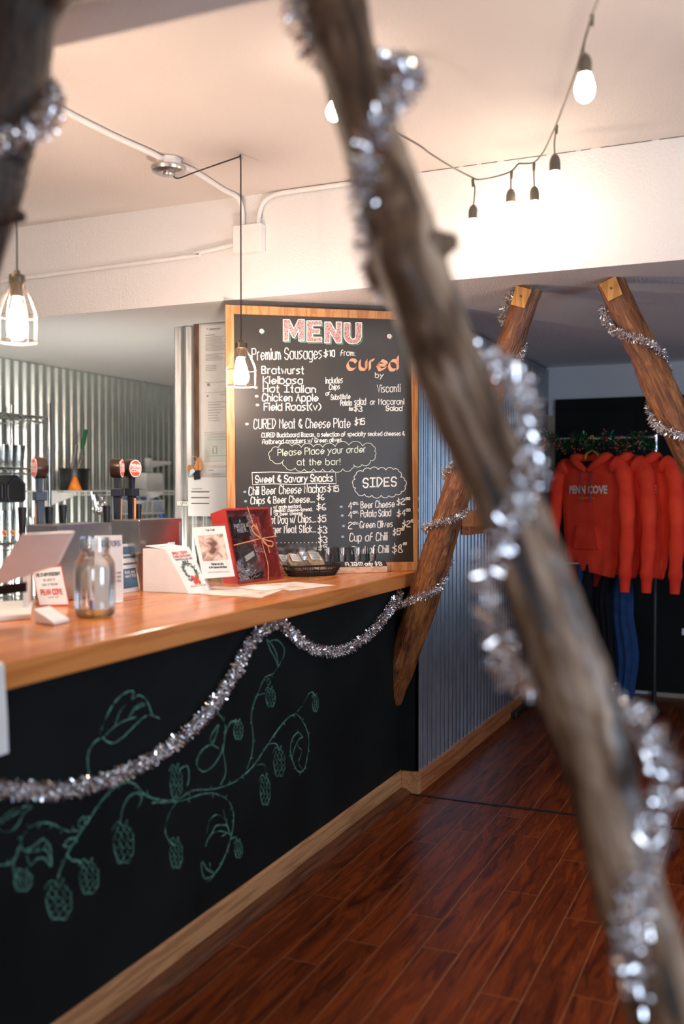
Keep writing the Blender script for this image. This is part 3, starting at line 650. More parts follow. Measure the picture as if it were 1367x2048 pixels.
wf = [onl(588, -40, .0), onl(590, 10, -.03), onl(603, 50, -.02), onl(616, 78, 0), onl(640, 110, .06), onl(720, 120, .085), onl(790, 135, .05), onl(822, 152, .0), onl(800, 185, -.06), onl(772, 235, -.09), onl(742, 290, -.085), onl(727, 350, -.06), onl(728, 420, -.045), onl(737, 480, -.03), onl(745, 540, 0), onl(790, 600, .07), onl(900, 680, .09), onl(1000, 730, .06), onl(1036, 775, .0), onl(1058, 850, -.03), onl(1062, 930, -.05), onl(1035, 1020, -.09), onl(995, 1095, -.095), onl(965, 1155, -.075), onl(975, 1215, -.055), onl(1000, 1280, -.035), onl(1015, 1345, 0), onl(1090, 1380, .08), onl(1200, 1400, .09), onl(1275, 1440, .05), onl(1318, 1500, .0), onl(1330, 1580, -.04), onl(1300, 1680, -.08), onl(1278, 1770, -.09), onl(1262, 1860, -.085), onl(1268, 1940, -.06), onl(1310, 2050, -.02), onl(1340, 2120, .02)]
tinsel(wf, 'silver blurred tinsel garland wound around the large foreground log', 0.029, 1550, seed=8, wd=.0019)
wl = [onl(-90, 330, 0), onl(-60, 300, -.06), onl(0, 285, -.09), onl(40, 272, -.09), onl(78, 255, -.07), onl(100, 232, -.02), onl(108, 200, .02), onl(90, 170, .07)]
tinsel(wl, 'silver blurred tinsel garland around the dark log at the upper left', 0.026, 1400, seed=9, wd=.0019)

# ------------------------------------------------------------------ pendant lamps
def bulb_mesh(c, r_, h):
    return MB().lathe([(r_ * .38, h), (r_ * .42, h * .86), (r_ * .72, h * .62), (r_ * .98, h * .36), (r_, h * .26), (r_ * .9, h * .12), (r_ * .5, h * .02), (0, 0)], c, 14)
def pendant(hook, zs, zb, label, rc, cord_path, canopy=None):
    # zs: top of socket, zb: bottom ring
    x, y = hook.x, hook.y; H = zs - zb
    t = thing('pendant_lamp', label, 'lamp', (x, y, zb), group=None)
    obj('cord', MB().tube(cord_path + [Vector((x, y, zs))], 0.0032, 6), M_CORD, t, smooth=60)
    obj('socket', MB().lathe([(0.008, zs + .012), (.012, zs), (rc * .40, zs - .004), (rc * .42, zs - H * .14), (rc * .34, zs - H * .17), (rc * .30, zs - H * .34), (0, zs - H * .35)], (x, y, 0), 20), M_BRONZE, t, smooth=40)
    cg = MB(); n_ = 8; z1 = zs - H * .08; zm = zb + H * .42
    for i in range(n_):
        a = 2 * PI * i / n_ + .2; d = Vector((math.cos(a), math.sin(a), 0)); c = Vector((x, y, 0))
        cg.tube(spline([c + d * rc * .36 + Vector((0, 0, z1)), c + d * rc * .40 + Vector((0, 0, z1 - H * .10)), c + d * rc * .70 + Vector((0, 0, z1 - H * .27)), c + d * rc * .97 + Vector((0, 0, zm + .005)), c + d * rc + Vector((0, 0, zm - .015)), c + d * rc + Vector((0, 0, zb))], 4), 0.0010, 5)
    for r_, z in ((rc * .38, z1), (rc, zm - .01), (rc, zb), (rc, zb + .004)): cg.ring((x, y, z), r_, 0.0012, 28)
    obj('wire_cage', cg, M_WIRE, t, smooth=60)
    obj('bulb', bulb_mesh((x, y, zb + H * .03), rc * .52, H * .66), M_PBULB, t, smooth=60)
    if canopy:
        c = Vector(canopy)
        obj('canopy', MB().lathe([(.0, .0), (.022, .002), (.024, .012), (.030, .010), (.055, .012), (.070, .020), (.074, .032), (.074, .038), (.05, .044), (.046, .075)], (c.x, c.y, ZH - .075), 32), M_STEEL, t, smooth=35)
    return t
hk = on(481, 314, 'Z', 2.85); hk2 = Vector((hk.x, hk.y, 0))
cp = on(337, 348, 'Z', 2.80)
lamp1 = at(483, 683, (hk - C0).dot(FW)); lampb = at(483, 772, (hk - C0).dot(FW))
c1 = [Vector((cp.x + .01, cp.y + .02, 2.795)), Vector((cp.x + .04, cp.y + .015, 2.782)), Vector((cp.x * .6 + hk.x * .4, cp.y * .6 + hk.y * .4, 2.803)), Vector((hk.x - .03, hk.y, 2.848)), Vector((hk.x - .006, hk.y, 2.851)), Vector((hk.x, hk.y, 2.838)), Vector((hk.x, hk.y, 2.6))]
t = pendant(Vector((hk.x, hk.y, 0)), lamp1.z, lampb.z, 'caged pendant lamp on a black cord hanging in front of the menu board', .0635, spline(c1, 6), cp)
hkm = MB().tube([(hk.x, hk.y, ZH), (hk.x, hk.y, 2.856)], .002, 6); hkm.ring((hk.x, hk.y, 2.848), .008, .0016, 12, Matrix.Rotation(PI / 2, 3, 'X'))
obj('ceiling_hook', hkm, M_CHROME, t)
la = at(34, 548, 3.25); lb = at(34, 684, 3.25)
pendant(la, la.z, lb.z, 'caged pendant lamp at the left edge above the tablet stand', .0635, [Vector((la.x, la.y, ZH - .002)), Vector((la.x, la.y, 2.5))])
# conduit on the ceiling and soffit
cd = thing('electrical_conduit', 'white painted conduit pipe with round and square boxes on ceiling and soffit', 'conduit', (-2.37, 4.0, ZL))
bx = on(503, 481, 'Y', YS)
pa = [Vector((-2.40, 1.70, ZH - .013)), Vector((-2.415, 3.0, ZH - .013)), Vector((cp.x, cp.y - .12, ZH - .016)), Vector((cp.x, cp.y, ZH - .02)), Vector((cp.x + .03, cp.y + .12, ZH - .014)), Vector((bx.x - .055, YS - .17, ZH - .013)), Vector((bx.x - .045, YS - .06, ZH - .02)), Vector((bx.x - .04, YS - .022, ZH - .07)), Vector((bx.x - .04, YS - .015, ZH - .14)), Vector((bx.x - .04, YS - .015, bx.z + .05))]
obj('ceiling_pipe', MB().tube(spline(pa, 8), .012, 10), M_CONDUIT, cd, smooth=60)
pb2 = [Vector((bx.x + .045, YS - .015, bx.z + .05)), Vector((bx.x + .045, YS - .015, ZH - .12)), Vector((bx.x + .07, YS - .016, ZH - .05)), Vector((bx.x + .14, YS - .018, ZH - .018)), Vector((bx.x + .3, YS - .018, ZH - .014)), Vector((bx.x + .62, YS - .018, ZH - .014))]
obj('soffit_pipe', MB().tube(spline(pb2, 8), .011, 10), M_CONDUIT, cd, smooth=60)
pz = on(250, 530, 'Y', YS).z; pc = [Vector((bx.x - .06, YS - .014, bx.z - .01)), Vector((bx.x - .3, YS - .014, bx.z - .035)), Vector((bx.x - .5, YS - .014, pz)), Vector((XL, YS - .014, pz - .03))]
obj('soffit_pipe', MB().tube(spline(pc, 8), .011, 10), M_CONDUIT, cd, smooth=60)
obj('junction_box', MB().b2((bx.x - .075, YS - .05, bx.z - .065), (bx.x + .075, YS, bx.z + .065)), M_CONDUIT, cd, bev=.004)
obj('round_box', MB().lathe([(.05, ZH - .032), (.052, ZH - .002)], (cp.x, cp.y, 0), 24), M_CONDUIT, cd, smooth=40)

# ------------------------------------------------------------------ string of bulbs
sl = thing('string_lights', 'string of warm bulbs on a brown cord looping below the ceiling', 'string lights', at(1036, 327, 4.25))
def kn(x, y, D): return at(x, y, D)
main = [kn(1800, 110, 3.4), kn(1600, -70, 2.8), kn(1300, -200, 2.25), kn(1215, -90, 2.3), kn(1198, -10, 2.45), kn(1183, 30, 2.6), kn(1170, 75, 2.75), kn(1150, 145, 2.95), kn(1130, 200, 3.2), kn(1112, 248, 3.45), kn(1100, 275, 3.6), kn(1085, 305, 3.85), kn(1068, 324, 3.98), kn(1050, 327, 4.06), kn(1036, 328, 4.10), kn(1022, 342, 4.04), kn(995, 352, 3.98), kn(958, 359, 3.92), kn(940, 353, 3.9), kn(900, 332, 3.75), kn(860, 307, 3.6), kn(840, 292, 3.52), kn(790, 262, 3.4), kn(720, 215, 3.3), kn(672, 165, 3.2), kn(640, 60, 3.1), kn(560, -200, 2.7)]
obj('main_cord', MB().tube(spline(main, 5), .0032, 6), M_CORDB, sl, smooth=60)
obj('cord_hook', MB().tube([kn(1036, 312, 4.10), kn(1036, 328, 4.10)], .0018, 6), M_CHROME, sl)
def drop(pts, D, sx, sy0, sy1, by):
    # socket from image row sy0 to sy1, bulb down to by
    P = [kn(x, y, D) for x, y in pts]; s0 = kn(sx, sy0, D); s1 = kn(sx, sy1, D); b1 = kn(sx, by, D)
    h = s0.z - s1.z; c = s0.copy(); c.z = 0
    obj('cord_clip', MB().tube([P[0] + Vector((0, 0, .008)), P[0] - Vector((0, 0, .022))], [.0065, .005], 8), M_SOCK, sl)
    obj('drop_cord', MB().tube(spline(P + [s0], 4), .0028, 6), M_CORDB, sl, smooth=60)
    so = obj('socket', MB().lathe([(.006, s0.z + .006), (.012, s0.z), (.017, s0.z - h * .2), (.0195, s0.z - h * .45), (.0195, s1.z), (0, s1.z)], (c.x, c.y, 0), 16), M_SOCK, sl, smooth=40)
    hb = s1.z - b1.z
    obj('bulb', MB().lathe([(.013, s1.z + .004), (.019, s1.z - hb * .12), (.0265, s1.z - hb * .45), (.0265, s1.z - hb * .62), (.021, s1.z - hb * .86), (.010, s1.z - hb * .98), (0, b1.z)], (c.x, c.y, 0), 14), M_SBULB, so, smooth=60)
drop([(1183, 35), (1171, 70), (1166, 100)], 2.72, 1169, 112, 148, 203)
drop([(1112, 255), (1108, 285)], 3.5, 1109, 312, 343, 384)
drop([(1067, 330), (1067, 352)], 3.98, 1068, 376, 402, 436)
drop([(1022, 346), (1021, 362)], 4.02, 1021, 381, 405, 438)
drop([(945, 362), (949, 378)], 3.95, 946, 413, 438, 470)
drop([(672, 165), (671, 172)], 3.2, 668, 176, 204, 242)
# the string goes on out of frame; unseen bulbs added to light the recess
drop([(1300, -190), (1300, -160)], 2.25, 1300, -150, -105, -30)
drop([(560, -200), (560, -180)], 2.7, 560, -160, -120, -60)
drop([(1600, -60), (1600, -40)], 2.8, 1600, -20, 20, 80)
drop([(1800, 120), (1800, 140)], 3.4, 1800, 150, 180, 230)
# ------------------------------------------------------------------ menu board leaning across the corner
ZC = 1.0705
BR = on(838, 1141.6, 'Z', ZC); BR = Vector((min(BR.x, -1.645), BR.y, ZC)); TL0 = at(450, 609, 4.70)
BD = Vector((BR.x - TL0.x, BR.y - TL0.y, 0)).normalized()      # left to right along the board
BN = Vector((BD.y, -BD.x, 0))                                   # towards the room
def onB(x, y, off=0.0):
    d = ray(x, y); p = BR + BN * off; return C0 + d * ((p - C0).dot(BN) / d.dot(BN))
fTL, fTR, fBR = onB(450, 609), onB(839, 625), onB(838, 1142)
fBL = Vector((onB(455, 1000).x, onB(455, 1000).y, ZC)); fBR.z = ZC
iTL, iTR, iBR, iBL = onB(467.5, 627.5), onB(822, 640), onB(827.5, 1124), onB(472, 1128)
iBL.z = iBR.z
mb_ = thing('menu_board', 'large chalkboard menu in an orange wooden frame standing on the bar', 'menu board', (BR + fBL) / 2)
fr_ = MB()
for q in ((fTL, fTR, iTR, iTL), (fTR, fBR, iBR, iTR), (fBR, fBL, iBL, iBR), (fBL, fTL, iTL, iBL)): fr_.slab([q[0], q[3], q[2], q[1]] if False else q, 0.026, BN)
obj('frame', fr_, M_FRAME, mb_, bev=.002)
e_ = 0.004
slo = -0.010
obj('slate', MB().slab([iTL + BN * slo - BD * e_, iTR + BN * slo + BD * e_, iBR + BN * slo + BD * e_, iBL + BN * slo - BD * e_], 0.012, BN), M_SLATE, mb_)
OFF = slo + 0.0012
Z3 = lambda x, y: onB(430 + x / 3.255, 590 + y / 3.255, OFF)
Z4 = lambda x, y: onB(430 + x / 3.255, 880 + y / 3.255, OFF)
PXM = 4.75 / FPX / 3.255          # metres per zoom pixel on the board
def L(zf, s, x0, y0, x1, y1, cap, w=5.0, mat=None, name='chalk_lettering'):
    mb = letter(MB(), s, zf(x0, y0), zf(x1, y1), cap * PXM, w * PXM, BN, Vector((0, 0, 1)))
    obj(name, mb, mat or M_CHALK, mb_)
def LL(zf, items, w=5.0, mat=None):
    mb = MB()
    for (s, x0, y0, x1, y1, cap) in items: letter(mb, s, zf(x0, y0), zf(x1, y1), cap * PXM, w * PXM, BN, Vector((0, 0, 1)))
    obj('chalk_lettering', mb, mat or M_CHALK, mb_)
random.seed(3)
LL(Z3, [('Premium Sausages', 240, 422, 692, 412, 72)], 6); LL(Z3, [('$10', 708, 400, 776, 400, 40)], 7.5); LL(Z3, [('from:', 817, 393, 908, 395, 36)], 5)
for s, x0, y0, x1, y1 in (('Bratwurst', 303, 511, 575, 512), ('Kielbasa', 312, 576, 568, 578), ('Hot Italian', 312, 631, 652, 636), ('Chicken Apple', 307, 689, 668, 691), ('Field Roast(v)', 318, 750, 686, 750)):
    LL(Z3, [(s, x0, y0, x1, y1, 46)], 7.2)
LL(Z3, [('includes', 720, 576, 828, 572, 40), ('Chips', 742, 616, 810, 612, 32)], 4.6)
LL(Z3, [('or', 720, 655, 746, 650, 28), ('Substitute', 753, 681, 878, 674, 32)], 4.6)
LL(Z3, [('Potato', 815, 720, 888, 718, 36), ('salad', 906, 715, 980, 712, 42), ('or', 1010, 712, 1040, 712, 34), ('Macaroni', 1064, 712, 1228, 712, 38)], 5.2)
LL(Z3, [('for', 872, 752, 898, 750, 22), ('$3', 904, 755, 956, 758, 38), ('Salad', 1110, 752, 1216, 752, 30)], 6.2)
LL(Z3, [('by', 1042, 538, 1094, 538, 34)], 5); LL(Z3, [('Visconti', 1055, 633, 1203, 628, 50)], 5)
LL(Z3, [('CURED Meat & Cheese Plate', 252, 869, 878, 862, 60)], 5.6); LL(Z3, [('$15', 908, 845, 972, 843, 40)], 7)
LL(Z3, [('CURED Buckboard Bacon, a selection of specialty smoked cheeses &', 303, 926, 1232, 914, 28)], 4.6)
LL(Z3, [('flatbread crackers w/ Green olives.', 307, 970, 826, 955, 28)], 4.6)
LL(Z4, [('Please Place your order', 408, 102, 978, 78, 42)], 5, M_CHALKM); LL(Z4, [('at the bar!', 533, 163, 812, 160, 40)], 5, M_CHALKM)
LL(Z4, [('Sweet & Savory Snacks', 262, 278, 764, 268, 46)], 7.5)
LL(Z4, [('Chili Beer Cheese Nachos', 220, 359, 720, 338, 52)], 6); LL(Z4, [('$15', 732, 335, 803, 335, 38)], 6)
LL(Z4, [('Chips & Beer Cheese.....', 232, 416, 646, 404, 44)], 6); LL(Z4, [('$6', 662, 388, 710, 388, 36)], 6)
LL(Z4, [('w/ grain mustard,', 380, 448, 563, 440, 22), ('pimento cheese-spread,', 382, 470, 632, 460, 21), ('or beer cheese.', 390, 492, 570, 485, 21)], 4.4)
LL(Z4, [('$6', 660, 454, 720, 454, 40)], 6); LL(Z4, [('ot Dog w/ Chips.....', 360, 545, 654, 534, 48)], 6); LL(Z4, [('$5', 668, 533, 720, 530, 42)], 6.5)
LL(Z4, [('ger Meat Stick....', 374, 606, 654, 600, 46)], 6); LL(Z4, [('$3', 668, 606, 728, 606, 44)], 6.5)
LL(Z4, [('...........', 400, 670, 656, 668, 40)], 5); LL(Z4, [('$3', 672, 668, 728, 670, 44)], 6.5); LL(Z4, [('l', 362, 490, 366, 490, 50)], 6); LL(Z4, [('$5', 672, 716, 728, 714, 32)], 6)
LL(Z4, [('SIDES', 962, 308, 1178, 298, 58)], 9.5)
for n_, y, s, x0, x1, cap, p, px, py in (('4', 450, 'Beer Cheese', 948, 1166, 44, '$2', 1182, 422), ('4', 508, 'Potato Salad', 948, 1143, 44, '$4', 1184, 496), ('2', 579, 'Green Olives', 942, 1153, 42, '$2', 1218, 566)):
    LL(Z4, [(n_, 868, y, 890, y, 44), ('oz.', 896, y - 30, 932, y - 32, 20)], 5.5); LL(Z4, [(s, x0, y - 6, x1, y - 14, cap)], 5.5)
    LL(Z4, [(p, px, py, px + 52, py - 2, 40), ('50' if y == 450 else '00', px + 58, py - 32, px + 84, py - 34, 15)], 6)
LL(Z4, [('Cup of Chili', 876, 660, 1119, 652, 52)], 6); LL(Z4, [('$5', 1156, 618, 1204, 614, 40), ('00', 1208, 588, 1228, 586, 13)], 6)
LL(Z4, [('Bowl of Chili', 892, 741, 1128, 733, 48)], 6); LL(Z4, [('$8', 1153, 733, 1220, 733, 54), ('00', 1224, 682, 1244, 680, 13)], 6)
# blackletter word
cu = MB(); nib = (BD * 8.0 + Vector((0, 0, 10.0))) * PXM
letter(cu, 'cured', Z3(862, 482), Z3(1188, 484), 88 * PXM, 0, BN, Vector((0, 0, 1)), nib)
obj('peach_lettering', cu, M_CHALKP, mb_, label='thick peach lettering')
# block title
tl = {'M': [(0, 0), (0, 10), (2.6, 10), (4.5, 5.6), (6.4, 10), (9, 10), (9, 0), (6.6, 0), (6.6, 5.4), (4.9, 1.6), (4.1, 1.6), (2.4, 5.4), (2.4, 0)],
      'E': [(0, 0), (0, 10), (6.2, 10), (6.2, 7.8), (2.5, 7.8), (2.5, 6.1), (5.5, 6.1), (5.5, 4), (2.5, 4), (2.5, 2.2), (6.4, 2.2), (6.4, 0)],
      'N': [(0, 0), (0, 10), (2.5, 10), (4.9, 5), (4.9, 10), (7.2, 10), (7.2, 0), (4.9, 0), (2.3, 5.2), (2.3, 0)],
      'U': [(0, 10), (2.5, 10), (2.5, 3.6), (2.9, 2.6), (3.7, 2.1), (4.5, 2.6), (4.9, 3.6), (4.9, 10), (7.3, 10), (7.3, 3.2), (6.7, 1.4), (5.4, .2), (3.7, 0), (2.0, .2), (.7, 1.4), (0, 3.2)]}
for ch, x0, x1, yt, yb in (('M', 443, 580, 160, 300), ('E', 596, 693, 168, 305), ('N', 712, 822, 176, 312), ('U', 838, 952, 180, 317)):
    g_ = tl[ch]; mxx = max(p[0] for p in g_); mk = lambda p, dx=0, dy=0, o=0.0: Z3(x0 + (x1 - x0) * p[0] / mxx + dx, yb + (yt - yb) * p[1] / 10 + dy) + BN * o
    obj('title_fill', MB().poly([mk(p) for p in g_]), M_SPECK, mb_, label='rose speckled block letter fill')
    ol = MB(); gg = [mk(p, 0, 0, .0006) for p in g_] + [mk(g_[0], 0, 0, .0006)]
    for p, q in zip(gg[:-1], gg[1:]): ol.ribbon([p, q], 5.5 * PXM, BN)
    obj('title_outline', ol, M_CHALK, mb_)
    so = MB(); gg = [mk(p, 9, 8, -.0003) for p in g_] + [mk(g_[0], 9, 8, -.0003)]
    for p, q in zip(gg[:-1], gg[1:]): so.ribbon([p, q], 3.2 * PXM, BN)
    obj('title_shadow', so, M_CHALKS, mb_)
def dot(mb, zf, x, y, r_, off=0.0, rx=1.0): mb.poly([zf(x + r_ * rx * math.cos(a), y + r_ * math.sin(a)) + BN * off for a in [-2 * PI * i / 14 for i in range(14)]])
for (x, y) in ((302, 235), (1133, 268)):
    k_ = MB(); dot(k_, Z3, x, y, 15); obj('chalk_dot', k_, M_CHALK, mb_); k_ = MB(); dot(k_, Z3, x, y, 10, .0005); obj('chalk_dot', k_, M_CHALKK, mb_)
    k_ = MB(); k_.ribbon([Z3(x + 18 * math.cos(a), y + 18 * math.sin(a)) for a in [-.2 + .28 * i for i in range(8)]], 3 * PXM, BN); obj('chalk_dot_shadow', k_, M_CHALKS, mb_)
for (x, y) in ((270, 659), (275, 716), (265, 603), (207, 840)): k_ = MB(); dot(k_, Z3, x, y, 9, 0, 1.4); obj('chalk_bullet', k_, M_CHALKK, mb_)
for (x, y) in ((193, 338), (198, 399), (820, 435), (827, 492), (835, 560), (830, 630)): k_ = MB(); dot(k_, Z4, x, y, 8, 0, 1.3); obj('chalk_bullet', k_, M_CHALKB, mb_)
def cloud(pts, w):
    cx = sum(p[0] for p in pts) / len(pts); cy = sum(p[1] for p in pts) / len(pts); mb = MB()
    for p, q in zip(pts, pts[1:] + pts[:1]):
        mx_, my_ = (p[0] + q[0]) / 2, (p[1] + q[1]) / 2; dx, dy = q[0] - p[0], q[1] - p[1]; ln = math.hypot(dx, dy); nx, ny = dy / ln, -dx / ln
        if (mx_ - cx) * nx + (my_ - cy) * ny < 0: nx, ny = -nx, -ny
        b_ = ln * .3
        pp = spline([Vector((p[0], p[1], 0)), Vector((p[0] + dx * .2 + nx * b_ * .75, p[1] + dy * .2 + ny * b_ * .75, 0)), Vector((mx_ + nx * b_, my_ + ny * b_, 0)), Vector((p[0] + dx * .8 + nx * b_ * .75, p[1] + dy * .8 + ny * b_ * .75, 0)), Vector((q[0], q[1], 0))], 4)
        mb.ribbon([Z4(v.x, v.y) for v in pp], w * PXM, BN)
    return mb
obj('chalk_cloud', cloud([(356, 110), (366, 70), (410, 50), (500, 40), (560, 48), (640, 44), (700, 48), (780, 42), (870, 32), (960, 40), (1028, 40), (1036, 72), (1040, 100), (1010, 135), (955, 160), (900, 160), (890, 185), (830, 188), (760, 190), (700, 188), (640, 188), (580, 190), (520, 182), (456, 172), (446, 130), (370, 134)], 3.5), M_CHALKM, mb_)
obj('chalk_cloud', cloud([(915, 228), (962, 206), (1010, 190), (1060, 192), (1110, 196), (1160, 192), (1195, 206), (1206, 243), (1232, 262), (1234, 300), (1212, 335), (1175, 352), (1130, 362), (1080, 360), (1020, 360), (972, 352), (922, 342), (914, 312), (898, 288), (910, 256)], 4), M_CHALK, mb_)
k_ = MB(); bx4 = [(240, 212), (380, 208), (520, 215), (660, 208), (783, 208), (787, 285), (660, 282), (520, 290), (380, 285), (243, 290), (240, 212)]
k_.ribbon([Z4(*p) for p in bx4], 4.5 * PXM, BN); obj('chalk_box', k_, M_CHALK, mb_)
# ------------------------------------------------------------------ papers on the middle wall
YP = 4.700
def pq(x0, y0, x1, y1, Y): 
    a, b_ = on(x0, y0, 'Y', Y), on(x1, y1, 'Y', Y); return a.x, a.z, b_.x, b_.z
def sheet(mb, x0, z0, x1, z1, Y, th=0.002): return mb.b2((min(x0, x1), Y, min(z0, z1)), (max(x0, x1), Y + th, max(z0, z1)))
cbx0, cbz1, _, _ = pq(391, 639, 450, 700, YP); cbx1 = cbx0 + 0.52; cbz0 = on(395, 990, 'Y', YP).z
cbd = thing('cork_board', 'brown framed notice board on the wall behind the menu board', 'notice board', ((cbx0 + cbx1) / 2, YP, cbz0))
obj('backing', MB().b2((cbx0, YP - .010, cbz0), (cbx1, YP, cbz1)), M_PAPER, cbd)
for lo, hi in (((cbx0, cbz0), (cbx0 + .028, cbz1)), ((cbx0 + .028, cbz1 - .03), (cbx1, cbz1))): obj('frame_rail', MB().b2((lo[0], YP - .022, lo[1]), (hi[0], YP - .010, hi[1])), M_WALNUT, cbd, bev=.002)
def notice(name, label, box, Y, lines, mat=None, lw=.0035, cat='paper', w=0.215):
    x0, z1, x1, z0 = pq(*box, Y); x1 = x0 + w
    t = thing(name, label, cat, ((x0 + x1) / 2, Y, z0))
    obj('page', sheet(MB(), x0, z0, x1, z1, Y, .002), mat or M_PAPER, t)
    ik = MB(); H = z1 - z0
    for (f, a, b_, th) in lines: ik.b2((x0 + (x1 - x0) * a, Y - .0009, z1 - H * f - H * th), (x0 + (x1 - x0) * b_, Y - .0002, z1 - H * f))
    obj('print', ik, M_GREYINK, t)
    return t, (x0, z0, x1, z1)
ln1 = [(.05, .16, .20, .02), (.06, .24, .60, .012), (.075, .24, .55, .01), (.17, .13, .40, .012)] + [(.21 + .022 * i, .13, random.uniform(.6, .9), .006) for i in range(12)] + [(.52 + .022 * i, .13, random.uniform(.5, .9), .006) for i in range(6)] + [(.72 + .03 * i, .13, .45, .008) for i in range(4)]
notice('document', 'white licence letter pinned at the top of the brown notice board', (402, 652, 452, 760), YP - .017, ln1)
notice('document', 'white bordered certificate below the top letter on the notice board', (406, 762, 452, 867), YP - .016, [(.03, .03, .97, .006), (.22, .03, .97, .006), (.05, .12, .2, .05), (.27, .1, .16, .03), (.27, .5, .9, .01)] + [(.4 + .05 * i, .14, random.uniform(.4, .85), .008) for i in range(8)] + [(.97, .03, .97, .006)])
notice('document', 'pale green certificate with a round seal on the notice board', (408, 869, 452, 922), YP - .017, [(.1, .1, .9, .01), (.2, .1, .8, .01), (.45, .25, .38, .02), (.5, .25, .27, .2), (.5, .36, .38, .2), (.7, .25, .38, .02), (.8, .1, .9, .01)], plain('pale_green_paper', (.66, .72, .67), .6, var=.04))
notice('document', 'white slip in a clear sleeve low on the notice board', (403, 936, 452, 975), YP - .019, [(.1, .2, .35, .04), (.3, .3, .6, .02), (.45, .3, .7, .02)], M_SLEEVE)
nt, q_ = notice('paper_sleeve', 'curled sheet with three black bars in a plastic sleeve under the notice board', (376, 955, 452, 1033), YP - .034, [(.28 + .02 * i, .08, .3, .008) for i in range(2)], M_SLEEVE, w=.30)
ik = MB()
for f in (.36, .51, .66): ik.b2((q_[0] + .02, YP - .0355, q_[3] - (q_[3] - q_[1]) * f - .005), (q_[0] + .135, YP - .0345, q_[3] - (q_[3] - q_[1]) * f))
obj('black_bar', ik, M_INK, nt)
# key tags
kt = thing('key_ring', 'wooden key tags and a silver key hanging at the notice board edge', 'keys', on(392, 935, 'Y', YP - .03))
x0, z1, x1, z0 = pq(372, 913, 402, 960, YP - .045)
P_ = lambda x, y: on(x, y, 'Y', YP - .045)
obj('leaf_tag', MB().prism([P_(397, 913), P_(391, 922), P_(387, 935), P_(392, 942), P_(402, 940), P_(405, 932), P_(402, 921)], (0, .005, 0)), M_FRAME, kt)
c_ = P_(380, 937); obj('round_tag', MB().lathe([(.020, -.003), (.020, .003)], c_, 18, Matrix.Rotation(PI / 2, 3, 'X')), M_FRAME, kt)
obj('opener', MB().prism([P_(386, 942), P_(398, 940), P_(400, 958), P_(388, 960)], (0, .004, 0)), M_BLACK, kt)
obj('key', MB().prism([P_(381, 940), P_(388, 937), P_(391, 943), P_(385, 948), P_(379, 952)], (0, -.004, 0)), M_CHROME, kt)
obj('ring', MB().ring(P_(388, 918), .016, .0012, 20, Matrix.Rotation(PI / 2, 3, 'X')), M_CHROME, kt)
x0, z1, x1, z0 = pq(353, 1003, 374, 1011, YP - .012)
lt = thing('tape_label', 'small cream tape label reading Lights on the corrugated metal', 'label', ((x0 + x1) / 2, YP, z0))
obj('tape', sheet(MB(), x0, z0, x1, z1, YP - .004, .006), M_LABELC, lt)
obj('lettering', letter(MB(), 'Lights', (x0 + .006, YP - .005, z0 + .006), (x1 - .006, YP - .005, z0 + .006), .014, .002, (0, -1, 0), (0, 0, 1)), M_INK, lt)
# ------------------------------------------------------------------ things on the counter
ZT = 1.0705
def cpt(x, y): return on(x, y, 'Z', ZT)
# tap towers
def tower(x0, x1, ytop, label, Xf, prefix):
    # front face between image columns x0 and x1 on plane X=Xf
    a, b_ = on(x0, ytop, 'X', Xf), on(x1, ytop, 'X', Xf); zt = (a.z + b_.z) / 2
    t = thing('tap_tower', label, 'beer tap tower', (Xf - .06, (a.y + b_.y) / 2, ZT), group=None)
    obj('column', MB().b2((Xf - .115, a.y + .02, ZT), (Xf - .022, b_.y - .02, zt - .13)), M_STEEL, t, bev=.004)
    obj('housing', MB().b2((Xf - .135, a.y, zt - .135), (Xf, b_.y, zt)), M_STEEL, t, bev=.004)
    rm = MB()
    for q in (((Xf, a.y, zt - .014), (Xf + .003, b_.y, zt - .001)), ((Xf, a.y, zt - .133), (Xf + .003, b_.y, zt - .124)), ((Xf, a.y, zt - .124), (Xf + .003, a.y + .009, zt - .014)), ((Xf, b_.y - .009, zt - .124), (Xf + .003, b_.y, zt - .014))): rm.b2(*q)
    obj('front_rim', rm, M_STEEL, t)
    return t
XA = -2.345
tA_ = tower(113, 222, 1047, 'stainless steel tap tower behind the tablet stand and glass jar', XA, 0)
tB_ = tower(279, 362, 1038, 'stainless steel tap tower behind the white raffle box', XA, 0)
XH = XA - .16
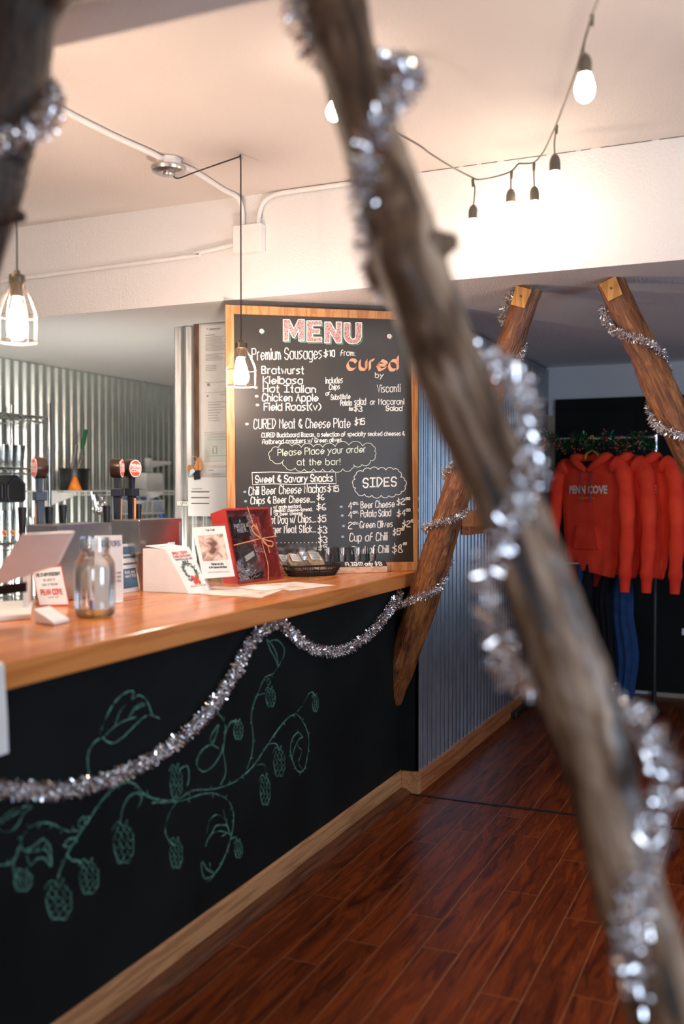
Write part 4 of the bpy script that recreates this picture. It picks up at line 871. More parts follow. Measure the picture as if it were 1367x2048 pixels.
def handle(tw, x, ybase, ytop, label, face=None):
    p = on(x, ybase, 'X', XH); q = on(x, ytop, 'X', XH); H = q.z - p.z; z0 = p.z - .03
    fz = MB().tube([(XH + .02, p.y, z0 - .02), (XH - .02, p.y, z0 - .02), (XH - .03, p.y, z0 - .05)], .011, 10); fz.lathe([(.012, z0 - .03), (.012, z0 - .002), (.008, z0 + .004)], (XH, p.y, 0), 12)
    if face is None:
        t = obj('tap_handle', MB().lathe([(.0075, z0), (.010, z0 + .02), (.0155, q.z - .012), (.016, q.z - .003), (.013, q.z), (0, q.z)], (XH, p.y, 0), 16), M_BLACK, tw, smooth=40, label=label)
        obj('faucet', fz, M_CHROME, t, smooth=50); return
    f_ = Vector((math.cos(face), math.sin(face), 0)); s_ = Vector((-math.sin(face), math.cos(face), 0)); c = Vector((XH, p.y, 0))
    def bx(w0, d0, za_, w1, d1, zb2):
        pts = []
        for (w, d, z) in ((w0, d0, za_), (w1, d1, zb2)):
            for (i, j) in ((-1, -1), (1, -1), (1, 1), (-1, 1)): pts.append(c + s_ * (i * w / 2) + f_ * (j * d / 2) + Vector((0, 0, z)))
        return MB().hexa(pts)
    zs = z0 + H * .60; zk = z0 + H * .70; zc = q.z - .040
    sf = bx(.020, .020, z0, .026, .030, zs); k2 = bx(.046, .044, zs - .001, .046, .044, zk); k3 = bx(.018, .018, zk - .002, .022, .022, zc - .034)
    for e2 in (k2, k3):
        k = len(sf.v); sf.v += e2.v; sf.f += [tuple(i + k for i in f) for f in e2.f]
    t = obj('tap_handle', sf, M_NAVY, tw, bev=.002, label=label)
    obj('faucet', fz, M_CHROME, t, smooth=50)
    M = f_.to_track_quat('Z', 'Y').to_matrix()
    obj('badge', MB().lathe([(.024, -.024), (.038, -.022), (.040, -.018), (.040, .018), (.038, .020)], c + Vector((0, 0, zc)), 28, M), M_BROWNB, t, smooth=40)
    obj('badge_face', MB().lathe([(.0365, 0), (.0365, .0015)], c + f_ * .0195 + Vector((0, 0, zc)), 28, M), M_WHITE, t)
    obj('badge_disc', MB().lathe([(.0325, 0), (.0325, .0018)], c + f_ * .0205 + Vector((0, 0, zc)), 28, M), M_TAPRED, t)
    fr2 = lambda u, w, off: c + Vector((0, 0, zc)) + f_ * off + s_ * u + Vector((0, 0, w))
    a1 = put(ftext('PENN', .022, .0008), fr2, .0232, 1, 1, 0, .010); a2 = put(ftext('COVE', .022, .0008), fr2, .0232, 1, 1, 0, -.009)
    k = len(a1.v); a1.v += a2.v; a1.f += [tuple(i + k for i in f) for f in a2.f]
    obj('badge_lettering', a1, M_WHITE, t)
    st = bx(.012, .002, z0 + H * .22, .012, .002, zs - .01); st.v = [v + f_ * (.0145 + .004 * (v.z - z0) / H) for v in st.v]
    obj('strip', st, M_TAPOR, t, label='orange strip')
vd = math.atan2(-FW.y, -FW.x)
handle(tA_, 80, 1090, 914, 'tall handle with a round badge turned away', vd - R(56))
handle(tB_, 235, 1068, 917, 'tall handle with a round badge seen edge on', vd + R(89))
handle(tB_, 264, 1066, 918, 'tall handle with a round red badge facing forward', vd + R(60))
for tw, x, y0, y1 in ((tA_, 45, 1062, 1014), (tA_, 98, 1062, 1013), (tA_, 126, 1060, 1009), (tB_, 213, 1060, 1011), (tB_, 276, 1056, 1008)): handle(tw, x, y0, y1, 'small plain black handle')
# tablet stand
tb = thing('tablet_stand', 'white tablet stand with its tilted back towards the room at the left edge', 'tablet stand', cpt(20, 1232))
def pd(x, y, D): return at(x, y, D)
def planar(q, x, y):                  # the point seen at x, y on the plane of the first three corners
    n_ = (q[1] - q[0]).cross(q[2] - q[0]); d = ray(x, y); return C0 + d * ((q[0] - C0).dot(n_) / d.dot(n_))
tq = [pd(-30, 1180, 2.94), pd(118, 1130, 2.88), pd(152, 1062, 2.83)]; tq.append(planar(tq, 47, 1067))
obj('tablet', MB().slab(tq, -.016, FW * -1), M_WHITE, tb, bev=.006)
bs = [cpt(-30, 1214), cpt(-30, 1246), cpt(62, 1238), cpt(66, 1210)]
obj('base', MB().hexa([p for p in bs] + [p + Vector((0, 0, .018)) for p in bs]), M_WHITE, tb, bev=.004)
f1, f2 = cpt(46, 1226), cpt(56, 1206)
up_ = [f1, f1 + RT * .016, f2 + RT * .016, f2]
obj('upright', MB().hexa(up_ + [p + Vector((0, 0, .135)) - RT * .0 for p in up_]), M_WHITE, tb, bev=.006)
c5 = pd(30, 1178, 2.78)
obj('screen_hinge', MB().slab([pd(-30, 1194, 2.93), pd(52, 1184, 2.89), pd(52, 1164, 2.89), pd(-30, 1174, 2.93)], .01, FW * -1), M_BLACK, tb)
# discount card
cdw = [cpt(78, 1213), cpt(139, 1201)]; D_ = (cdw[0] - C0).dot(FW)
q = [pd(78, 1213, D_), pd(139, 1201, D_ + .02), pd(123, 1131, D_ + .06), pd(62, 1137, D_ + .04)]
q[0].z = q[1].z = ZT + .001; q[3] = planar(q, 62, 1137)
nr = (q[1] - q[0]).cross(q[3] - q[0]).normalized(); nr = nr if nr.dot(FW) < 0 else -nr
ds = thing('counter_card', 'white military discount card with red edge propped on the tablet stand', 'card', (q[0] + q[1]) / 2)
obj('card', MB().slab(q, .003, nr), M_REDINK, ds)
def inq(q, u, v, o=0.0): return (q[0] * (1 - u) + q[1] * u) * (1 - v) + (q[3] * (1 - u) + q[2] * u) * v + nr_ * o
def onquad(q, nr_):
    return lambda u, v, o=0.0: (q[0] * (1 - u) + q[1] * u) * (1 - v) + (q[3] * (1 - u) + q[2] * u) * v + nr_ * o
Q = onquad(q, nr)
obj('face', MB().quad(Q(.03, .03, .0008), Q(.97, .03, .0008), Q(.97, .97, .0008), Q(.03, .97, .0008)), M_PAPER, ds)
def qtext(Q, s, u0, v, u1, cap, w, nrm, o=.0014):
    mb = MB(); A, B = Q(u0, v, o), Q(u1, v, o); up2 = (Q(.5, 1, 0) - Q(.5, 0, 0)); H = up2.length
    return letter(mb, s, A, B, cap * H, w * H, nrm, up2.normalized())
obj('lettering', qtext(Q, 'MILITARY DISCOUNT', .12, .77, .90, .075, .016, nr), M_INK, ds)
obj('lettering', qtext(Q, 'ASK ABOUT IT', .30, .64, .70, .05, .010, nr), M_GREYINK, ds)
obj('lettering', qtext(Q, 'HERE AT THE BAR', .25, .52, .75, .05, .010, nr), M_GREYINK, ds)
obj('lettering', qtext(Q, 'PENN COVE', .16, .29, .86, .13, .028, nr), M_REDINK, ds, label='red lettering')
obj('lettering', qtext(Q, 'THANK YOU', .35, .2, .7, .035, .008, nr), M_GREYINK, ds)
# reader
a1, a2, a3 = cpt(68, 1246), cpt(108, 1252), cpt(140, 1245); dx_ = a3 - a2; bk_ = a1 - a2
p0 = [a2, a3, a3 + bk_, a1]
rd = MB().hexa(p0 + [p0[0] + Vector((0, 0, .012)), p0[1] + Vector((0, 0, .012)), p0[2] + Vector((0, 0, .045)), p0[3] + Vector((0, 0, .045))])
tag(obj('card_reader', rd, M_WHITE, bev=.006), 'small white wedge card reader in front of the discount card', 'card reader')
# mason jar
jc = cpt(190, 1233); jr = .064; D_ = (jc - C0).dot(FW)
jt = at(190, 1074, D_).z; H = jt - ZT
jar = thing('mason_jar', 'large clear glass jar with a pen and folded paper inside on the counter', 'jar', jc)
obj('glass', MB().lathe([(.0, .004), (jr * .82, .002), (jr * .97, .012), (jr, .03), (jr, H * .60), (jr * .97, H * .68), (jr * .78, H * .76), (jr * .70, H * .79), (jr * .70, H * .86), (jr * .74, H * .865), (jr * .74, H * .885), (jr * .70, H * .89), (jr * .70, H)], (jc.x, jc.y, ZT), 36, close=True), M_JAR, jar, smooth=50)
rb = MB()
for k in range(3): rb.ring((jc.x, jc.y, ZT + H * (.885 + .035 * k)), jr * .715, .0016, 32)
obj('thread_ring', rb, M_JAR, jar, smooth=60)
sd = MB().lathe([(0, .006), (jr * .9, .006), (jr * .93, .016), (jr * .85, .020), (0, .022)], (jc.x, jc.y, ZT), 24)
obj('base', sd, M_AMBER, jar, smooth=50, label='amber tinted jar bottom')
pen = thing('pen', 'blue and white pen standing inside the glass jar', 'pen', jc + Vector((0, 0, .03)))
obj('barrel', MB().tube([jc + RT * -.012 + Vector((0, 0, .05)), jc + RT * -.020 + Vector((0, 0, H * .62))], .0045, 8), M_WHITE, pen); obj('cap', MB().tube([jc + RT * -.010 + Vector((0, 0, .024)), jc + RT * -.012 + Vector((0, 0, .052))], .0055, 8), M_BLUEP, pen)
pw = [jc + RT * -.004 + Vector((0, 0, .024)), jc + RT * .044 + Vector((0, 0, .024)), jc + RT * .042 + Vector((0, 0, H * .62)), jc + RT * .0 + Vector((0, 0, H * .66))]
tag(obj('folded_note', MB().slab(pw, .002, -FW), M_PAPER), 'folded white note standing inside the glass jar', 'paper')
# table tents
def tent(q, th, label, base=None, mat=None):
    d = q[3] - C0; n0 = (q[1] - q[0]).cross(q[2] - q[0]); q[3] = C0 + d * ((q[0] - C0).dot(n0) / d.dot(n0))
    nr_ = (q[1] - q[0]).cross(q[3] - q[0]).normalized(); nr_ = nr_ if nr_.dot(FW) < 0 else -nr_
    t = thing('table_tent', label, 'table tent', (q[0] + q[1]) / 2)
    obj('panel', MB().slab(q, th, nr_), mat or M_PAPER, t)
    return t, onquad(q, nr_), nr_
b0, b1 = cpt(190, 1208), cpt(246, 1203); D0, D1 = (b0 - C0).dot(FW), (b1 - C0).dot(FW)
q = [b0, b1, at(244, 1070, D1 + .03), at(190, 1071, D0 + .03)]
tt, Q, nr = tent(q, .004, 'tall white sign card standing behind the glass jar')
obj('foot', MB().hexa([b0 - FW * .04, b1 - FW * .04, b1, b0, b0 - FW * .04 + Vector((0, 0, .002)), b1 - FW * .04 + Vector((0, 0, .002)), b1 + Vector((0, 0, .002)), b0 + Vector((0, 0, .002))]), M_PAPER, tt)
obj('lettering', qtext(Q, 'VISITORS', .10, .84, .92, .07, .014, nr), plain('purple_ink', (.22, .20, .30), .6), tt, label='purple lettering')
for v_ in (.42, .36, .30): obj('lettering', qtext(Q, 'scan me', .50, v_, .92, .04, .008, nr), M_GREYINK, tt)
b0, b1 = cpt(243, 1187), cpt(281, 1180); D0, D1 = (b0 - C0).dot(FW), (b1 - C0).dot(FW)
q = [b0, b1, at(266, 1087, D1 + .05), at(243, 1088, D0 + .05)]
tt, Q, nr = tent(q, .004, 'blue and white book your next flight style card beside the raffle box')
tt['label'] = 'narrow blue and white leaning card between the sign card and raffle box'
for (v0, v1) in ((.78, .94), (.70, .74), (.56, .60), (.08, .48)):
    obj('blue_block', MB().quad(Q(.1, v0, .001), Q(.9, v0, .001), Q(.9, v1, .001), Q(.1, v1, .001)), M_BLUEINK, tt)
obj('lettering', qtext(Q, 'Book your', .18, .38, .82, .06, .012, nr, .002), M_WHITE, tt); obj('lettering', qtext(Q, 'next trip', .18, .30, .82, .06, .012, nr, .002), M_WHITE, tt)
# raffle box
A, B, Cc = cpt(285.6, 1183), cpt(378, 1187), cpt(424, 1180)
dxx = B - A; dyy = (Cc - B); Dd = A + dyy
hA = at(287, 1097, (A - C0).dot(FW)).z - ZT
rbx = thing('raffle_box', 'white cardboard raffle box with a wreath on its sloping front', 'box', (A + Cc) / 2)
tA = A + Vector((0, 0, hA)); tD = Dd + Vector((0, 0, hA)); tB = A + dxx * .50 + Vector((0, 0, hA)); tC = Dd + dxx * .50 + Vector((0, 0, hA))
obj('body', MB().hexa([A, B, Cc, Dd, tA, tB, tC, tD]), M_PAPER, rbx, bev=.0015)
lid = [tA + Vector((0, 0, .010)) + dyy * .1, tB + Vector((0, 0, .001)), tC + Vector((0, 0, .001)), tD + Vector((0, 0, .012))]
obj('lid_flap', MB().slab(lid, .002, (0, 0, 1)), M_PAPER, rbx)
sl_ = [(tA + tD) / 2 + dxx * .25 + Vector((0, 0, .0105)), ]
obj('slot', MB().box((tA + tD) / 2 + dxx * .22 + Vector((0, 0, .006)), (.004, .07, .002)), M_INK, rbx)
obj('tab', MB().box(tD + dxx * .1 + Vector((0, 0, .012)), (.002, .05, .012)), M_PAPER, rbx)
q = [B, Cc, tC, tB]; nr = (q[1] - q[0]).cross(q[3] - q[0]).normalized(); nr = nr if nr.dot(FW) < 0 else -nr; Q = onquad(q, nr)
obj('lettering', qtext(Q, 'GREEN TICKET', .16, .87, .80, .045, .013, nr), M_REDINK, rbx, label='red lettering'); obj('lettering', qtext(Q, 'CASH GIVEAWAY', .14, .79, .86, .05, .013, nr), M_REDINK, rbx, label='red lettering')
obj('lettering', qtext(Q, 'BENEFITS ALL LOCAL KIDS', .16, .73, .86, .03, .008, nr), M_INK, rbx)
obj('lettering', qtext(Q, 'DRAWING AT THE BAR', .2, .12, .86, .03, .008, nr), M_PINKINK, rbx)
w_ = MB(); rn = random.Random(4)
for i in range(150):
    a = rn.uniform(0, 2 * PI); r_ = rn.gauss(1, .12); u, v = .5 + .23 * r_ * math.cos(a), .46 + .20 * r_ * math.sin(a)
    d = Vector((rn.uniform(-1, 1), rn.uniform(-1, 1))); p1, p2 = Q(u, v, .0012 + .0004 * rn.random()), Q(u + .05 * d.x, v + .04 * d.y, .0014)
    w_.ribbon([p1, p2], .004, nr)
obj('wreath_print', w_, M_GREENINK, rbx, label='printed green wreath')
bw = MB()
for (u, v) in ((.0, .0), (-.09, .05), (.09, .05), (-.07, -.06), (.08, -.06)): bw.poly([Q(.55 + u + .07 * math.cos(a), .27 + v + .05 * math.sin(a), .0020) for a in [-2 * PI * i / 8 for i in range(8)]])
obj('bow_print', bw, M_REDINK, rbx, label='printed red bow')
# acrylic photo sign
B0, B1 = cpt(446, 1163), cpt(476, 1168); D0 = 4.02
q = [at(408, 1161, D0 - .06), at(478, 1168, D0 - .04), at(452, 1046, D0 + .04), at(379, 1049, D0 + .02)]
z_ = min(q[0].z, q[1].z); q[0].z += ZT + .001 - z_ ; q[1].z += ZT + .001 - z_
q[0].z = q[1].z = ZT + .001; q[3] = planar(q, 379, 1049)
nr = (q[1] - q[0]).cross(q[3] - q[0]).normalized(); nr = nr if nr.dot(FW) < 0 else -nr; Q = onquad(q, nr)
sg = thing('sign_holder', 'clear acrylic sign holder with a photo card leaning beside the red gift box', 'sign', (q[0] + q[1]) / 2)
obj('acrylic', MB().slab(q, .003, nr), M_ACRYL, sg)
obj('card', MB().slab([Q(.04, .17, .0003), Q(.95, .20, .0003), Q(.95, .96, .0003), Q(.05, .95, .0003)], .0015, nr), M_PAPER, sg)
obj('photo', MB().quad(Q(.15, .43, .0012), Q(.86, .45, .0012), Q(.85, .84, .0012), Q(.15, .82, .0012)), M_PHOTO, sg)
obj('lettering', qtext(Q, 'Tam Tuell', .40, .89, .64, .028, .005, nr), M_INK, sg); obj('lettering', qtext(Q, 'Sausages and Jerky', .36, .375, .70, .03, .005, nr), M_INK, sg); obj('lettering', qtext(Q, 'by the Taproom in Oak Harbor', .28, .325, .78, .03, .005, nr), M_INK, sg)
obj('lettering', qtext(Q, 'please ask about them at the bar', .22, .26, .82, .014, .003, nr), M_GREYINK, sg)
# red gift box
GD = 4.13
g0, g1 = cpt(477, 1168), cpt(566, 1157)
F = [g0, g1, at(537, 1014, (g1 - C0).dot(FW) + .06)]; F.append(planar(F, 449, 1017))
nr = (F[1] - F[0]).cross(F[3] - F[0]).normalized(); nr = nr if nr.dot(FW) < 0 else -nr
dep_ = .085; Bk = [p - nr * dep_ for p in F]; lift = Vector((0, 0, max(0, ZT + .0005 - min(p.z for p in Bk[:2])))); 
Bk[0].z = max(Bk[0].z, ZT + .0005); Bk[1].z = max(Bk[1].z, ZT + .0005)
gb = thing('gift_box', 'open red gift box of snack packets tied with ribbon on the counter', 'gift box', (F[0] + F[1]) / 2)
tr = MB()
for i, j in ((0, 1), (1, 2), (2, 3), (3, 0)): tr.hexa([F[i], F[j], Bk[j], Bk[i]] + [p * .94 + (sum(F, Vector()) if s_ else sum(Bk, Vector())) / 4 * .06 for p, s_ in ((F[i], 1), (F[j], 1), (Bk[j], 0), (Bk[i], 0))])
tr.slab(Bk, -.003, nr)
obj('tray', tr, M_REDCARD, gb)
G_ = onquad(F, nr)
def gq(pts, o0, name, mat, label=None, th=.012): 
    q = [G_(u, v, o) for u, v, o in pts]; return obj(name, MB().slab(q, th, nr), mat, gb, label=label, bev=.002)
gq([(.16, .60, -.008), (.50, .62, -.008), (.50, .90, -.015), (.16, .90, -.015)], 0, 'black_packet', M_BLACKPK, 'black packet with lettering')
Gt = onquad([G_(.16, .60, -.008), G_(.50, .62, -.008), G_(.50, .90, -.015), G_(.16, .90, -.015)], nr)
for s_, u0, u1, v, c in (('A', .43, .54, .70, .15), ('PARTICULAR', .05, .97, .46, .17), ('FRIEND...', .18, .84, .24, .16)): obj('lettering', qtext(Gt, s_, u0, v, u1, c, .03, nr, .0015), M_WHITE, gb)
gq([(.14, .42, -.016), (.40, .34, -.012), (.50, .52, -.014), (.24, .60, -.018)], 0, 'brown_packet', M_BROWNPK)
gq([(.24, .20, -.006), (.54, .30, -.006), (.50, .50, -.008), (.16, .40, -.008)], 0, 'brown_packet', M_BROWNPK, 'brown packet with pale label')
gq([(.27, .28, -.004), (.48, .35, -.004), (.47, .42, -.004), (.25, .35, -.004)], 0, 'packet_label', M_LABELC, th=.002)
gq([(.28, .10, -.02), (.54, .03, -.02), (.68, .18, -.015), (.50, .34, -.02), (.38, .26, -.02)][:4], 0, 'silver_packet', M_STEEL, 'silver grey packet', .02)
gq([(.34, .04, -.012), (.60, .04, -.012), (.66, .14, -.012), (.36, .12, -.015)], 0, 'black_packet', M_BLACKPK)
gq([(.50, .46, -.02), (.80, .52, -.02), (.84, .90, -.03), (.52, .88, -.03)], 0, 'clear_packet', M_REDCARD, 'red wrapped packet')
sr = MB(); rn = random.Random(9)
for i in range(520):
    u, v = rn.uniform(.06, .72), rn.choice((rn.uniform(.02, .30), rn.uniform(.02, .95))); 
    if u > .42 and v < .3: u -= .3
    if v > .30: u = rn.uniform(.52, .72)
    if v > .5: u = rn.uniform(.5, .62)
    p1 = G_(u, v, -.03 + .016 * rn.random()); p2 = p1 + Vector((rn.gauss(0, 1), rn.gauss(0, 1), rn.gauss(0, 1))) * .010
    sr.ribbon(spline([p1, (p1 + p2) / 2 + Vector((rn.gauss(0, 1), rn.gauss(0, 1), rn.gauss(0, 1))) * .005, p2], 3), .0022, nr)
obj('shredded_paper', sr, M_SHRED, gb)['kind'] = 'stuff'
wp = MB(); nu, nv = 14, 18; rn = random.Random(12)
gr = [[G_(u / nu, v / nv, .004 + (.006 * rn.random() if 0 < u < nu and 0 < v < nv else 0)) for v in range(nv + 1)] for u in range(nu + 1)]
for u in range(nu):
    for v in range(nv): wp.quad(gr[u][v], gr[u + 1][v], gr[u + 1][v + 1], gr[u][v + 1])
obj('clear_wrap', wp, M_WRAP, gb)
rbn = MB(); off = .013
rbn.ribbon(spline([G_(.45, 1.0, off), G_(.52, .75, off), G_(.60, .56, off + .004), G_(.64, .40, off), G_(.66, .2, off), G_(.60, 0, off)], 6), .0055, nr)
rbn.ribbon(spline([G_(0, .50, off), G_(.3, .53, off), G_(.60, .56, off + .004), G_(1.0, .58, off)], 6), .0045, nr)
for lp in ([(.60, .56), (.48, .62), (.42, .70), (.50, .74), (.57, .64), (.60, .56)], [(.60, .56), (.66, .48), (.80, .44), (.84, .50), (.74, .52), (.60, .56)], [(.60, .56), (.56, .68), (.54, .76)], [(.60, .56), (.70, .46), (.72, .36)]):
    rbn.ribbon(spline([G_(u, v, off + .008) for u, v in lp], 6), .006, nr)
obj('ribbon', rbn, M_JUTE, gb)
# pint glasses behind the sign
def pint(mb, c, h, r0, r1, n_=18): return mb.lathe([(0, .004), (r0 * .95, .001), (r0, .006), (r0 * 1.02, h * .3), (r1, h * .97), (r1 - .001, h), (r1 - .003, h * .97), (r0 * .9, .014), (0, .012)], c, n_, close=True)
for i, (x, y) in enumerate(((408, 1158), (430, 1155))):
    p = cpt(x, y); tag(obj('pint_glass', pint(MB(), p, .15, .029, .042), M_GLASS, smooth=40), ('clear pint glass behind the photo sign, left one', 'clear pint glass behind the photo sign, right one nearer the gift box')[i], 'glass')
# flight tray with four glasses
ta, tb2 = cpt(680, 1147), cpt(774, 1144.5); dv = Vector((tb2.x - ta.x, tb2.y - ta.y, 0)).normalized(); dn = Vector((dv.y, -dv.x, 0)); Wt = .070
ta2 = tb2 - dv * .36
ft = thing('flight_tray', 'wooden beer flight tray with a black chalk strip under the menu board', 'tray', (ta2 + tb2) / 2 - dn * -.02)
th_ = .030
p4 = [ta2, tb2, tb2 - dn * Wt, ta2 - dn * Wt]
obj('tray_block', MB().hexa(p4 + [p + Vector((0, 0, th_ - .004 * 0)) for p in p4]), wood('pale_tray', (.55, .30, .16), (.72, .46, .28), (6, 6, 20), 3, .5, .45, .03), ft, bev=.002)
zt = ZT + th_
ch = [p4[0] + Vector((0, 0, th_)) - dn * .001, p4[1] + Vector((0, 0, th_)) - dn * .001, p4[1] - dn * .024 + Vector((0, 0, th_ + .024)), p4[0] - dn * .024 + Vector((0, 0, th_ + .024))]
nr = (ch[1] - ch[0]).cross(ch[3] - ch[0]).normalized(); nr = nr if nr.dot(FW) < 0 else -nr
obj('chalk_strip', MB().slab(ch, .002, nr), M_SLATE, ft)
Q = onquad(ch, nr); s0 = (660 / 4.557 + 540)
obj('lettering', qtext(Q, 'FLIGHT! only $13', .42, .16, .93, .66, .13, nr, .0012), M_CHALK, ft)
for i, x in enumerate((654, 683.5, 713.5, 743.5)):
    b_ = on(x, 1126, 'Y', 4.47); g = ta2 + dv * (.36 - .36 * 0) ; 
    # centre on the tray's middle line
    o_ = ta2 - dn * .047; d = ray(x, 1124); nrm = dn; p = C0 + d * ((o_ - C0).dot(nrm) / d.dot(nrm)); p.z = zt + .0005
    tag(obj('tasting_glass', pint(MB(), p, .092, .017, .0275), M_GLASS, smooth=40), ('small tasting glass on the flight tray nearest the snack basket', 'small tasting glass second from the basket on the flight tray', 'small tasting glass third from the basket on the flight tray', 'small tasting glass at the right end of the flight tray')[i], 'glass', 'tasting glasses on the flight tray')
p = cpt(560, 1147) + Vector((-.05, .06, 0)); tag(obj('tasting_glass', pint(MB(), p, .155, .028, .04), M_GLASS, smooth=40), 'clear glass standing behind the snack packets beside the gift box', 'glass')
# snack basket
bc = (cpt(572, 1152) + cpt(678, 1150)) / 2 - dn * .02; bL, bW, bH = .275, .150, .048
bd = (cpt(680, 1148) - cpt(572, 1154)); bd.z = 0; bd.normalize(); bn = Vector((-bd.y, bd.x, 0))
bk = thing('snack_basket', 'black plastic lattice basket of snack packets on the counter', 'basket', bc)
B_ = lambda u, v, z: bc + bd * u + bn * v + Vector((0, 0, z))
def rim(hw, hd, z, k=40):
    pts = []
    for i in range(k):
        a = 2 * PI * i / k; c_, s_ = math.cos(a), math.sin(a); pts.append(B_(hw * math.copysign(abs(c_) ** .45, c_), hd * math.copysign(abs(s_) ** .45, s_), z))
    return pts
ls = MB(); levels = [(.80, .004), (.87, .015), (.93, .026), (1.0, bH)]
for s_, z in levels: ls.tube(rim(bL / 2 * s_, bW / 2 * s_, z, 32), .0034 if z < bH else .005, 5, closed=True)
lo, hi = rim(bL / 2 * .8, bW / 2 * .8, .004, 72), rim(bL / 2, bW / 2, bH, 72)
for p, q in zip(lo, hi): ls.tube([p, q], .0019, 4)
obj('lattice', ls, M_BLACK, bk); obj('bottom', MB().poly(rim(bL / 2 * .8, bW / 2 * .8, .004, 24)), M_BLACK, bk)
pk = [(-.085, .02, -.75, .15), (-.052, -.005, -.55, .1), (.000, .0, -.45, .0), (.052, -.015, -.55, -.1)]
plab = ['snack packet with crackers at the left end of the black basket', 'snack packet with a dark label second from left in the basket', 'snack packet leaning in the middle of the black basket', 'snack packet with a cream label at the right of the basket']
for i, (u, v, lean, tw) in enumerate(pk):
    w_, h_ = .098, (.135, .130, .135, .142)[i]; o_ = B_(u, v + .006, .012); ux = (bd * math.cos(tw) + bn * math.sin(tw)); uz = (Vector((0, 0, 1)) * math.cos(lean * .8) + bd * math.sin(lean) * .8 + bn * .25).normalized(); nn = ux.cross(uz).normalized()
    if nn.dot(FW) > 0: nn = -nn
    t = thing('snack_packet', plab[i], 'snack packet', o_, group='snack packets in the basket')
    Pq = lambda a, c, o=0.0: o_ + ux * (a * w_) + uz * (c * h_) + nn * o
    for j in range(3):
        cr = MB(); rr_ = .04
        oo = -.004 - .006 * j
        cr.v = []; k_ = 14; 
        a_ = [Pq(.04 * j + .40 * math.cos(2 * PI * q / k_) , .42 + .04 * j + .36 * math.sin(2 * PI * q / k_), oo) for q in range(k_)]
        cr.prism(a_, nn * .005); obj('cracker', cr, M_CRACK, t)
    fl_ = MB(); g2 = [[Pq(-.62 + 1.24 * a / 6, -.06 + 1.16 * c / 7, .005 + .004 * rn.random() + (.004 if 0 < a < 6 and 0 < c < 7 else -.006)) for c in range(8)] for a in range(7)]
    for a in range(6):
        for c in range(7): fl_.quad(g2[a][c], g2[a + 1][c], g2[a + 1][c + 1], g2[a][c + 1])
    obj('clear_film', fl_, M_WRAP, t)
    lb_ = MB().quad(Pq(-.26, .48, .011), Pq(.28, .44, .011), Pq(.30, .74, .011), Pq(-.24, .78, .011)); obj('packet_label', lb_, M_LABELC, t)
    ik = MB()
    for c in (.69, .63, .56, .52): ik.quad(Pq(-.18, c, .0118), Pq(.2, c - .02, .0118), Pq(.2, c - .005, .0118), Pq(-.18, c + .015, .0118))
    obj('print', ik, M_GREYINK, t)
# leaflets
def flat(pts, name, label, mat, z=.0012, lift=None):
    P = [cpt(*p) for p in pts]; k = MB(); 
    tp = [Vector((p.x, p.y, ZT + z + (lift[i] if lift else 0))) for i, p in enumerate(P)]
    k.hexa([p - Vector((0, 0, .0008)) for p in tp] + tp); tag(obj(name, k, mat), label, 'leaflet')
    return tp
tp = flat([(372, 1187), (522, 1196), (568, 1179), (430, 1173)], 'leaflet', 'white printed leaflet lying in front of the raffle box', M_LEAF)
flat([(508, 1170), (580, 1182), (672, 1171), (590, 1164)], 'leaflet', 'pinkish printed leaflet lying in front of the snack basket', M_LEAF, .0014)
flat([(470, 1176), (530, 1183), (575, 1176), (510, 1170)], 'leaflet', 'small leaflet lying between the two larger leaflets on the counter', M_PAPER, .0030)
# paper hanging over the counter edge
h0 = on(-60, 1345, 'X', -1.645); h1 = on(7, 1322, 'X', -1.645); z2 = on(14, 1505, 'X', -1.64).z; y2 = on(14, 1505, 'X', -1.64).y
hp = MB(); cols = []
for i, (x, z) in enumerate(((-1.72, ZT + .001), (-1.655, ZT + .002), (-1.644, ZT - .004), (-1.642, 1.02), (-1.638, .95), (-1.636, z2))):
    yy_ = h1.y + (y2 - h1.y) * max(0, (ZT - z) / (ZT - z2)); cols.append((Vector((x, 1.2, z)), Vector((x, yy_, z))))
for a, b_ in zip(cols[:-1], cols[1:]): hp.quad(a[0], a[1], b_[1], b_[0])
o = obj('paper_sheet', hp, M_PAPER); sm = o.modifiers.new('thickness', 'SOLIDIFY'); sm.thickness = .001
tag(o, 'white paper hanging over the counter edge at the far left', 'paper')
# ------------------------------------------------------------------ back bar: chrome shelf unit
XFR = -4.50; XRE = -4.82
a_ = on(98, 835, 'X', XFR); Y1 = a_.y; Y0 = Y1 - 1.2
zs_ = [on(98, 835, 'X', XFR).z, on(70, 937, 'X', XFR).z, on(35, 1088, 'X', XFR).z, .75, .25]; zt_ = on(98, 806, 'X', XFR).z
su = thing('wire_shelf_unit', 'chrome wire shelving unit against the corrugated metal behind the bar', 'shelving', ((XFR + XRE) / 2, (Y0 + Y1) / 2, 0))
for x in (XFR, XRE):
    for y in (Y0, Y1):
        obj('post', MB().tube([(x, y, 0), (x, y, zt_)], .013, 10), M_CHROME, su, smooth=60)
for z in zs_:
    s = MB()
    for x in (XFR, XRE):
        for dz in (0, -.035): s.tube([(x, Y0, z + dz), (x, Y1, z + dz)], .004, 6)
        k = 24; s.tube([(x, Y0 + (Y1 - Y0) * i / k, z - (.035 if i % 2 else 0)) for i in range(k + 1)], .003, 5)
    for y in (Y0, Y1):
        for dz in (0, -.035): s.tube([(XFR, y, z + dz), (XRE, y, z + dz)], .004, 6)
        k = 8; s.tube([(XFR + (XRE - XFR) * i / k, y, z - (.035 if i % 2 else 0)) for i in range(k + 1)], .003, 5)
    for i in range(1, 30): s.tube([(XFR, Y0 + (Y1 - Y0) * i / 30, z), (XRE, Y0 + (Y1 - Y0) * i / 30, z)], .002, 4)
    obj('wire_shelf', s, M_CHROME, su)
